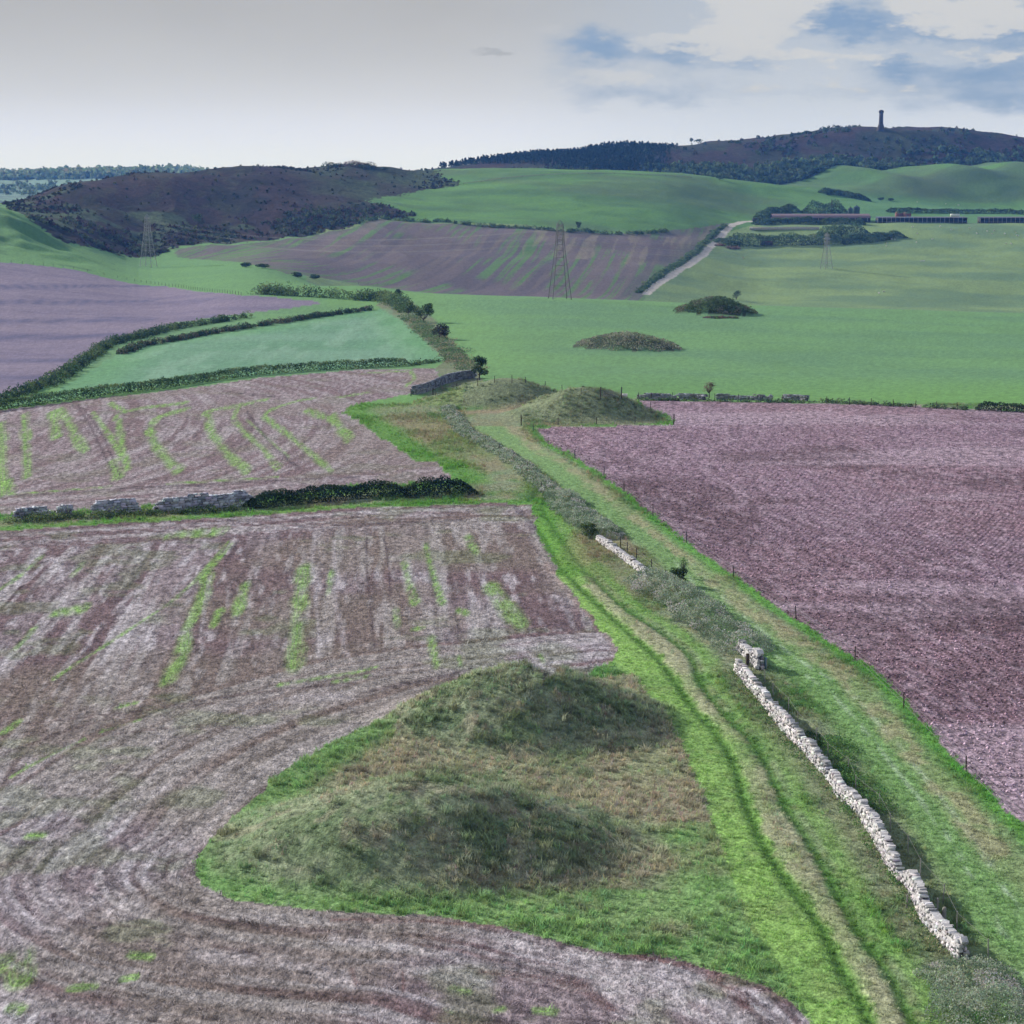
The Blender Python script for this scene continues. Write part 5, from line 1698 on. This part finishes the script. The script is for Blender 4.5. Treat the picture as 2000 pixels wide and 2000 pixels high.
gate('field_gate', 'galvanised five bar gate at the foot of the curved dark wall', P(809, 773, 250), P(844, 771, 250), 1.2, 5, M_STEEL, 1.3)
gate('field_gate', 'dark wooden gate between the corner mound and the top field wall', P(1179, 778, 300), P(1212, 778, 300), 1.2, 5, M_GWOOD, 1.9)
pr = P(1220, 779, 300)
root = empty('water_trough', pr)
set_tag(root, 'small white water trough beside the wooden corner gate', 'trough')
V, F = boxes([(0, -.35, .62, .9, .06, .45, 0), (0, .35, .62, .9, .06, .45, 0), (-.42, 0, .62, .06, .64, .45, 0), (.42, 0, .62, .06, .64, .45, 0), (0, 0, .43, .78, .64, .06, 0)])
mk('basin', V, F, simple_mat('white_plastic', (.75, .74, .72), .6, .08), root)
for dx in (-.34, .34):
    V, F = boxes([(dx, 0, .2, .1, .5, .42, 0)])
    mk('leg', V, F, M_GWOOD, root)
pb = flat([(1495, 1312)])[0]
root = empty('notice_panel', (pb[0], pb[1], float(terr(*pb))))
set_tag(root, 'pale blue upright panel leaning beside the stone wall stub', 'panel')
V, F = boxes([(0, 0, .55, .06, .46, .95, .25)])
mk('board', V, F, M_BLUE, root)
for dy in (-.2, .2):
    V, F = boxes([(.06, dy, .45, .06, .06, 1.0, .25)])
    mk('leg', V, F, M_GWOOD, root)
pb = flat([(1460, 1303)])[0]
root = empty('gate_post', (pb[0], pb[1], float(terr(*pb))))
set_tag(root, 'squat dark gatepost in the gap at the top of the white wall', 'post')
V, F = boxes([(0, 0, .45, .26, .2, 1.0, .3), (0, 0, .97, .22, .16, .05, .3)])
mk('shaft', V, F, M_WOOD, root)
V, F = tubes([((-.2, 0, .75), (.2, 0, .75), .02, .02)], 6)
mk('hinge', V, F, M_STEEL, root)
for i, (u, r, lb) in enumerate(((1843, 1808, 'stout grey strainer post against the white wall, nearest the camera'), (1830, 1790, 'thinner grey post just above the stout strainer post'), (1771, 1775, 'pale stake standing left of the white wall'))):
    pb = flat([(u, r)])[0]
    root = empty('strainer_post', (pb[0], pb[1], float(terr(*pb))))
    set_tag(root, lb, 'post')
    o = bpy.data.objects.new('shaft', post_mesh(1.0 if i < 2 else .75, .24 if i == 0 else .12, M_GWOOD))
    COL.objects.link(o)
    o.parent = root
    V, F = tubes([((-.13, 0, .8), (.13, 0, .8), .012, .012)], 5)
    mk('staple', V, F, M_STEEL, root)


# ------------------------------------------------------------------ pylons
def pylon(label, u, r, hgt, rot, dmin, thick=1.0, M_STEEL=M_STEEL, at=None):
    p = P(u, r, dmin)
    if at is not None:
        p = np.array([*W(u, at), 0.0])
        p[2] = float(terr(p[0], p[1]))
    root = empty('lattice_pylon', p)
    root.rotation_euler = (0, 0, rot)
    set_tag(root, label, 'pylon', 'pylons of the power line')
    bw, ww, tw = hgt * .122, hgt * .046, hgt * .034
    hw = hgt * .70

    def half(z):
        if z < hw:
            return bw + (ww - bw) * z / hw
        return ww + (tw - ww) * (z - hw) / (hgt * .95 - hw)
    cs = ((-1, -1), (1, -1), (1, 1), (-1, 1))
    for sx_, sy_ in cs:
        zs = [-.4, hw, hgt * .95]
        sg = [((sx_ * half(a), sy_ * half(a), a), (sx_ * half(b), sy_ * half(b), b), .13 * thick, .10 * thick) for a, b in zip(zs[:-1], zs[1:])]
        V, F = tubes(sg, 4)
        mk('leg', V, F, M_STEEL, root)
    lv = [0]
    while lv[-1] < hgt * .93:
        lv.append(min(hgt * .95, lv[-1] + max(1.1, half(lv[-1]) * 1.35)))
    sg, hz_ = [], []
    for k, (a, b) in enumerate(zip(lv[:-1], lv[1:])):
        for i in range(4):
            c0, c1 = cs[i], cs[(i + 1) % 4]
            A_ = (c0[0] * half(a), c0[1] * half(a), a)
            B_ = (c1[0] * half(b), c1[1] * half(b), b)
            A2 = (c1[0] * half(a), c1[1] * half(a), a)
            B2 = (c0[0] * half(b), c0[1] * half(b), b)
            sg += [(A_, B_, .035 * thick, .035 * thick), (A2, B2, .035 * thick, .035 * thick)]
            hz_.append((B2, B_, .05 * thick, .05 * thick))
    V, F = tubes(sg, 3)
    mk('bracing', V, F, M_STEEL, root)['kind'] = 'stuff'
    V, F = tubes(hz_, 3)
    mk('cross_member', V, F, M_STEEL, root)['kind'] = 'stuff'
    V, F = tubes([((sx_ * tw, sy_ * tw, hgt * .95), (0, 0, hgt), .08 * thick, .05 * thick) for sx_, sy_ in cs], 4)
    mk('peak', V, F, M_STEEL, root)
    arms = []
    for zf, al in ((.93, 3.0), (.84, 3.8), (.75, 3.2)):
        for sd_ in (-1, 1):
            z = hgt * zf
            h_ = half(z)
            tip = (0, sd_ * al, z)
            V, F = tubes([((-h_, sd_ * h_, z), tip, .06 * thick, .05 * thick), ((h_, sd_ * h_, z), tip, .06 * thick, .05 * thick), ((-h_, sd_ * h_, z - .9), tip, .05 * thick, .05 * thick), ((h_, sd_ * h_, z - .9), tip, .05 * thick, .05 * thick)], 4)
            am = mk('cross_arm', V, F, M_STEEL, root)
            V, F = tubes([(tip, (0, sd_ * al, z - 1.1), .07, .09)], 6)
            mk('insulator', V, F, M_WIRE, am)
            arms.append((0, sd_ * al, z - 1.1))
    R = Matrix.Rotation(rot, 3, 'Z')
    return [np.array(R @ Vector(a)) + p for a in arms]


pyC = pylon('tall lattice pylon in the middle, standing on the crest of the green pasture', 1093, 573, 26.8, .22, 560, 1.0, simple_mat('dark_pylon_steel', (.13, .125, .14), .6, .1, 2.0, .3), 703.0)
pyL = pylon('hazy lattice pylon on the left, against the foot of the heather hill', 290, 521, 29.0, -.3, 900, 1.3)
pyR = pylon('small pale lattice pylon in the right hand valley below the farm', 1614, 525, 25.0, .5, 1100, 1.6)
for A_, B_, nm in ((pyC, pyL, 'thin sagging power cable between the middle and the left pylon'), (pyC, pyR, 'thin sagging power cable between the middle and the right pylon')):
    for a, b in zip(A_, B_):
        pts = [a + (b - a) * t + np.array([0, 0, -7.0 * 4 * t * (1 - t)]) for t in np.linspace(0, 1, 17)]
        V, F = tubes([(p_ - a, q_ - a, .02, .02) for p_, q_ in zip(pts[:-1], pts[1:])], 3)
        o = mk('power_cable', V, F, M_WIRE)
        o.location = a
        set_tag(o, nm, 'cable', 'power cables ' + ('left span' if A_ is pyC and B_ is pyL else 'right span'))

# ------------------------------------------------------------------ monument on the hill
pm_ = P(1722, 258, 2200) + np.array([0, 6, 0])
pm_[2] = float(terr(pm_[0], pm_[1])) + .6
root = empty('stone_tower', pm_ - np.array([0, 0, .4]))
set_tag(root, 'dark octagonal stone tower with a flared foot on the hilltop', 'tower')
M_TOWER = simple_mat('tower_stone', C(84, 78, 78), .9, .2, .4, .1, .05, 2.0)


def octa(rings):
    V, F = [], []
    for r_, z in rings:
        for k in range(8):
            a = math.pi / 8 + k * math.pi / 4
            V.append((r_ * math.cos(a), r_ * math.sin(a), z))
    for j in range(len(rings) - 1):
        for k in range(8):
            F.append((j * 8 + k, j * 8 + (k + 1) % 8, j * 8 + 8 + (k + 1) % 8, j * 8 + 8 + k))
    n = (len(rings) - 1) * 8
    F += [(n, n + 1, n + 2, n + 3), (n + 3, n + 4, n + 7, n), (n + 4, n + 5, n + 6, n + 7)]
    return np.array(V), np.array(F)


V, F = octa([(4.9, -.5), (4.6, .8), (4.3, 2.2), (3.5, 4.4), (2.9, 6.3), (2.55, 7.0)])
pl = mk('plinth', V, F, M_TOWER, root)
V, F = boxes([(0, -4.45, 1.2, 1.1, .3, 2.2, 0)])
mk('door', V, F, M_WOOD, pl)
V, F = octa([(2.55, 7.0), (2.42, 12.0), (2.3, 18.6)])
sh = mk('shaft', V, F, M_TOWER, root)
for z in (10.0, 15.0):
    V, F = boxes([(0, -2.32, z, .35, .2, 1.1, 0)])
    mk('slit_window', V, F, M_WOOD, sh)
V, F = octa([(2.3, 18.6), (2.9, 19.4), (2.95, 20.6), (2.75, 20.8), (2.6, 21.4), (1.6, 22.0), (.7, 22.3)])
mk('parapet', V, F, M_TOWER, root)

# ------------------------------------------------------------------ farm in the valley
M_PINK = simple_mat('weathered_sheet_roof', C(132, 114, 122), .8, .15, .5, .2)
M_DARKW = simple_mat('dark_boards', (.05, .055, .06), .8, .2, .6, .2)
M_CONC = simple_mat('pale_concrete', C(196, 192, 188), .85, .15, .6, .2)
M_SILO = simple_mat('green_silo_steel', C(52, 78, 80), .5, .1, .8, .4)
M_RED = simple_mat('rust_red_paint', C(128, 82, 78), .7, .2, .8, .2)
M_WHITE = simple_mat('white_paint', (.75, .75, .74), .6, .06, 1.0, .3)
M_RUST = simple_mat('rust', C(104, 84, 80), .9, .3, 1.0, .1)


def gable_roof(L_, dpt, z0, rise, over=.5, cx=0.0):
    a, b = L_ / 2 + over, dpt / 2 + over
    V = np.array([(-a, -b, z0), (a, -b, z0), (a, 0, z0 + rise), (-a, 0, z0 + rise), (-a, b, z0), (a, b, z0),
                  (-a, -b, z0 - .15), (a, -b, z0 - .15), (-a, b, z0 - .15), (a, b, z0 - .15)]) + np.array([cx, 0, 0])
    return V, np.array([(0, 1, 2, 3), (3, 2, 5, 4), (6, 7, 1, 0), (4, 5, 9, 8)])


pf = P(1604, 432, 1560)
root = empty('long_barn', pf + np.array([0, 6, 0]))
set_tag(root, 'long low barn with a pinkish roof at the left of the farm', 'barn')
V, F = boxes([(0, 0, 1.0, 78, 18, 3.4, 0)])
mk('wall', V, F, M_DARKW, root)
V, F = gable_roof(78, 18, 2.75, 3.0)
mk('roof', V, F, M_PINK, root)
for k in range(16):
    V, F = boxes([(-37 + k * 4.9, -9.1, 1.3, .35, .3, 2.7, 0)])
    mk('pillar', V, F, M_CONC, root)
V = np.array([(39.02, -9, 2.6), (39.02, 9, 2.6), (39.02, 0, 5.5)])
mk('gable_end', V, [(0, 1, 2)], simple_mat('gable_sheet', C(92, 98, 116), .8, .1, .5), root)


def open_shed(label, u0, u1, r, bays, roofmat):
    a, b = P(u0, r, 1560), P(u1, r, 1560)
    c = (a + b) / 2
    L_ = abs(b[0] - a[0])
    root = empty('open_shed', c + np.array([0, 4, 0]))
    set_tag(root, label, 'shed', 'open fronted farm sheds')
    V, F = boxes([(0, 5, 2.0, L_, .3, 4.2, 0), (-L_ / 2, 0, 2.0, .3, 9.6, 4.2, 0), (L_ / 2, 0, 2.0, .3, 9.6, 4.2, 0)])
    mk('wall', V, F, M_DARKW, root)
    V, F = boxes([(0, -5.0, .4, L_, .25, 2.2, 0)])
    mk('front_boarding', V, F, simple_mat('grey_boarding', C(74, 76, 84), .85, .15, .5), root)
    V = np.array([(-L_ / 2 - .5, -6, 4.3), (L_ / 2 + .5, -6, 4.3), (L_ / 2 + .5, 6, 5.0), (-L_ / 2 - .5, 6, 5.0)])
    V = np.concatenate([V, V - (0, 0, .25)])
    mk('roof', V, [(0, 1, 2, 3), (7, 6, 5, 4), (4, 5, 1, 0), (6, 7, 3, 2)], roofmat, root)
    for k in range(bays + 1):
        V, F = boxes([(-L_ / 2 + L_ * k / bays, -5.15, 2.4, .3, .3, 4.4, 0)])
        mk('pillar', V, F, M_CONC, root)


M_GROOF = simple_mat('grey_sheet_roof', C(104, 106, 120), .8, .12, .4)
open_shed('open fronted shed with a row of dark bays, next to the long barn', 1714, 1888, 436, 20, M_GROOF)
open_shed('open fronted shed with dark bays at the right edge of the farm', 1912, 2070, 436, 18, M_GROOF)
for i, (u, w_, h_, lb) in enumerate(((1666, 4.3, 6.6, 'left dark green silo with a pointed cap behind the barn'), (1678, 5.4, 6.8, 'right wider dark green silo behind the barn'))):
    ps = P(u, 425, 1640) + np.array([0, 14, 0])
    ps[2] = float(terr(ps[0], ps[1]))
    root = empty('silo', ps)
    set_tag(root, lb, 'silo', 'farm silos')
    n = 20
    V = [(w_ / 2 * math.cos(2 * math.pi * k / n), w_ / 2 * math.sin(2 * math.pi * k / n), z) for z in (-.5, h_) for k in range(n)]
    F = [(k, (k + 1) % n, n + (k + 1) % n, n + k) for k in range(n)]
    mk('drum', V, F, M_SILO, root)
    V = [(w_ * .53 * math.cos(2 * math.pi * k / n), w_ * .53 * math.sin(2 * math.pi * k / n), h_) for k in range(n)] + [(.35 * math.cos(2 * math.pi * k / n), .35 * math.sin(2 * math.pi * k / n), h_ + 1.5) for k in range(n)]
    mk('cone_roof', V, F, M_SILO, root)
    V, F = tubes([((0, 0, h_ + 1.4), (0, 0, h_ + 1.9), .4, .3)], 8)
    mk('cap', V, F, M_SILO, root)
for i, (u, lb) in enumerate(((1761, 'left rust red round topped bin behind the open shed'), (1777, 'right rust red round topped bin behind the open shed'))):
    ps = P(u, 428, 1620) + np.array([0, 12, 0])
    ps[2] = float(terr(ps[0], ps[1]))
    root = empty('feed_bin', ps)
    set_tag(root, lb, 'bin', 'rust red farm bins')
    V, F = boxes([(0, 0, 2.1, 5.8, 4.5, 4.6, 0)])
    mk('box', V, F, M_RED, root)
    n = 9
    V = [(-2.95 * math.cos(math.pi * k / (n - 1)), y, 4.4 + 1.2 * math.sin(math.pi * k / (n - 1))) for y in (-2.3, 2.3) for k in range(n)]
    F = [(k, k + 1, n + k + 1, n + k) for k in range(n - 1)]
    mk('round_roof', V, F, M_RED, root)
    V, F = boxes([(0, -2.4, 1.8, 1.6, .15, 2.6, 0)])
    mk('door', V, F, M_RUST, root)
ps = P(1631, 424, 1640) + np.array([0, 20, 0])
ps[2] = float(terr(ps[0], ps[1]))
root = empty('lattice_mast', ps)
set_tag(root, 'slim lattice mast between the thicket and the silos', 'mast')
for sx_, sy_ in ((-.5, -.4), (.5, -.4), (0, .5)):
    V, F = tubes([((sx_, sy_, -.3), (sx_ * .7, sy_ * .7, 12.0), .12, .1)], 5)
    mk('leg', V, F, M_DARKW, root)
V, F = tubes([((-.5 + .1 * (k % 2), -.4, k), (.5 - .1 * (k % 2), -.4, k + 1), .07, .07) for k in range(0, 12)] + [((0, 0, 11.8), (0, 0, 13.2), .1, .06)], 4)
mk('bracing', V, F, M_DARKW, root)
# small vehicles and stores
def van(label, u, r, dmin, L_, h_, mat, rot=0.0, back=0.0):
    p = P(u, r, dmin) + np.array([0, back, 0])
    p[2] = float(terr(p[0], p[1]))
    root = empty('trailer', p)
    root.rotation_euler = (0, 0, rot)
    set_tag(root, label, 'trailer')
    V, F = boxes([(0, 0, .6 + h_ / 2, L_, 2.2, h_, 0), (L_ * .5 + .5, 0, .75, 1.0, .2, .2, 0)])
    mk('body', V, F, mat, root)
    for sx_ in (-.28, .28):
        for sy_ in (-1.0, 1.0):
            V, F = tubes([((sx_ * L_, sy_ - .12, .42), (sx_ * L_, sy_ + .12, .42), .42, .42)], 10)
            mk('wheel', V, F, M_DARKW, root)


van('white box trailer parked behind the open sheds', 1872, 428, 1620, 7.5, 2.4, M_WHITE, 0, 14)
van('small white trailer in front of the right silo', 1677, 426, 1630, 1.8, 1.6, M_WHITE, 0, 10)
van('rusty old trailer left in the grass below the scrub bank', 1497, 481, 1400, 9.0, 3.2, M_RUST)
van('dark farm trailer where the track meets the yard', 1477, 434, 1500, 6.0, 2.6, M_DARKW)
pa, pb2 = P(1464, 449, 1480), P(1600, 448, 1480)
root = empty('silage_clamp', (pa + pb2) / 2)
set_tag(root, 'long pale concrete clamp wall on the bank below the barn', 'wall')
L_ = np.linalg.norm((pb2 - pa)[:2])
rz = math.atan2(pb2[1] - pa[1], pb2[0] - pa[0])
V, F = boxes([(0, 0, 1.0, L_, .4, 2.2, rz)])
mk('wall_panel', V, F, M_CONC, root)
V, F = boxes([(0, 2.5, .35, L_ * .96, 4.5, .9, rz)])
mk('floor_slab', V, F, M_CONC, root)
hp_ = P(1434, 484, 1380)
hedge('rubble_heap', 'low dark heap in the valley pasture beside the farm track', 'heap', [(1420, 486), (1435, 486), (1448, 486)], 1.6, 5.0, .9, 40, PAL_BROWN, 871, dmin=1300)
hedge('rubble_heap', 'smaller dark heap left of the valley pasture heap, at the track edge', 'heap', [(1398, 480), (1408, 480), (1416, 480)], 1.2, 4.0, .9, 30, PAL_BROWN, 872, dmin=1300)


# ------------------------------------------------------------------ sheep
def sheep_mesh():
    bm = bmesh.new()
    r_ = bmesh.ops.create_icosphere(bm, subdivisions=2, radius=1.0)
    for v in r_['verts']:
        v.co = Vector((v.co.x * .62, v.co.y * .30, v.co.z * .33 + .62))
        v.co += v.normal * random.uniform(-.02, .03)
    h_ = bmesh.ops.create_icosphere(bm, subdivisions=1, radius=1.0)
    for v in h_['verts']:
        v.co = Vector((v.co.x * .19 + .72, v.co.y * .10, v.co.z * .12 + .80 - (v.co.x) * .06))
    for sx_ in (-.34, .34):
        for sy_ in (-.13, .13):
            c_ = bmesh.ops.create_cone(bm, segments=6, radius1=.045, radius2=.06, depth=.45, cap_ends=True)
            for v in c_['verts']:
                v.co += Vector((sx_, sy_, .22))
    me = bpy.data.meshes.new('sheep')
    bm.to_mesh(me)
    bm.free()
    me.materials.append(simple_mat('fleece', (.60, .60, .58), .95, .12, 3.0, .05))
    return me


SHEEP = sheep_mesh()
sp = [(1405, 270), (1475, 290), (1260, 315), (1700, 300), (1635, 313), (1730, 316), (1810, 315), (1880, 310), (1890, 328), (1820, 378), (1850, 378), (1100, 350), (1068, 375), (1065, 393), (1255, 370), (1355, 350), (1285, 488), (1300, 488),
      (1020, 690), (1050, 680), (165, 467), (1230, 272), (1745, 296), (1590, 280), (1120, 352), (1440, 127), (1260, 115), (1520, 135)]
for i, (a, b) in enumerate(sp):
    p = P(1400 + a * .3106, 360 + b * .3106, 760)
    o = bpy.data.objects.new('sheep', SHEEP)
    COL.objects.link(o)
    o.location = p
    o.rotation_euler = (0, 0, rng.uniform(0, 6.28))
    o.scale = (1.25,) * 3
    set_tag(o, 'tiny white sheep grazing the valley pasture round the farm', 'sheep', 'grazing sheep')

# ------------------------------------------------------------------ air
def haze_box():
    bm = bmesh.new()
    bmesh.ops.create_cube(bm, size=1.0)
    me = bpy.data.meshes.new('haze')
    bm.to_mesh(me)
    bm.free()
    o = bpy.data.objects.new('haze', me)
    zb, zt = -52.0, 122.0
    o.scale = (12000, 6000, zt - zb)
    o.location = (0, 2900, (zb + zt) / 2)
    COL.objects.link(o)
    m = bpy.data.materials.new('haze_air')
    m.use_nodes = True
    t = NT(m.node_tree)
    pv = t.n('ShaderNodeVolumePrincipled')
    pv.inputs['Color'].default_value = (0.11, 0.34, 1.0, 1)
    pv.inputs['Density'].default_value = HAZE
    pv.inputs['Absorption Color'].default_value = (1, 1, 1, 1)
    pv.inputs['Anisotropy'].default_value = 0.0
    ou = t.n('ShaderNodeOutputMaterial')
    t.l(pv.outputs[0], ou.inputs['Volume'])
    m.cycles.volume_sampling = 'EQUIANGULAR'
    me.materials.append(m)
    set_tag(o, kind='stuff')


HAZE = 9.3e-5
haze_box()
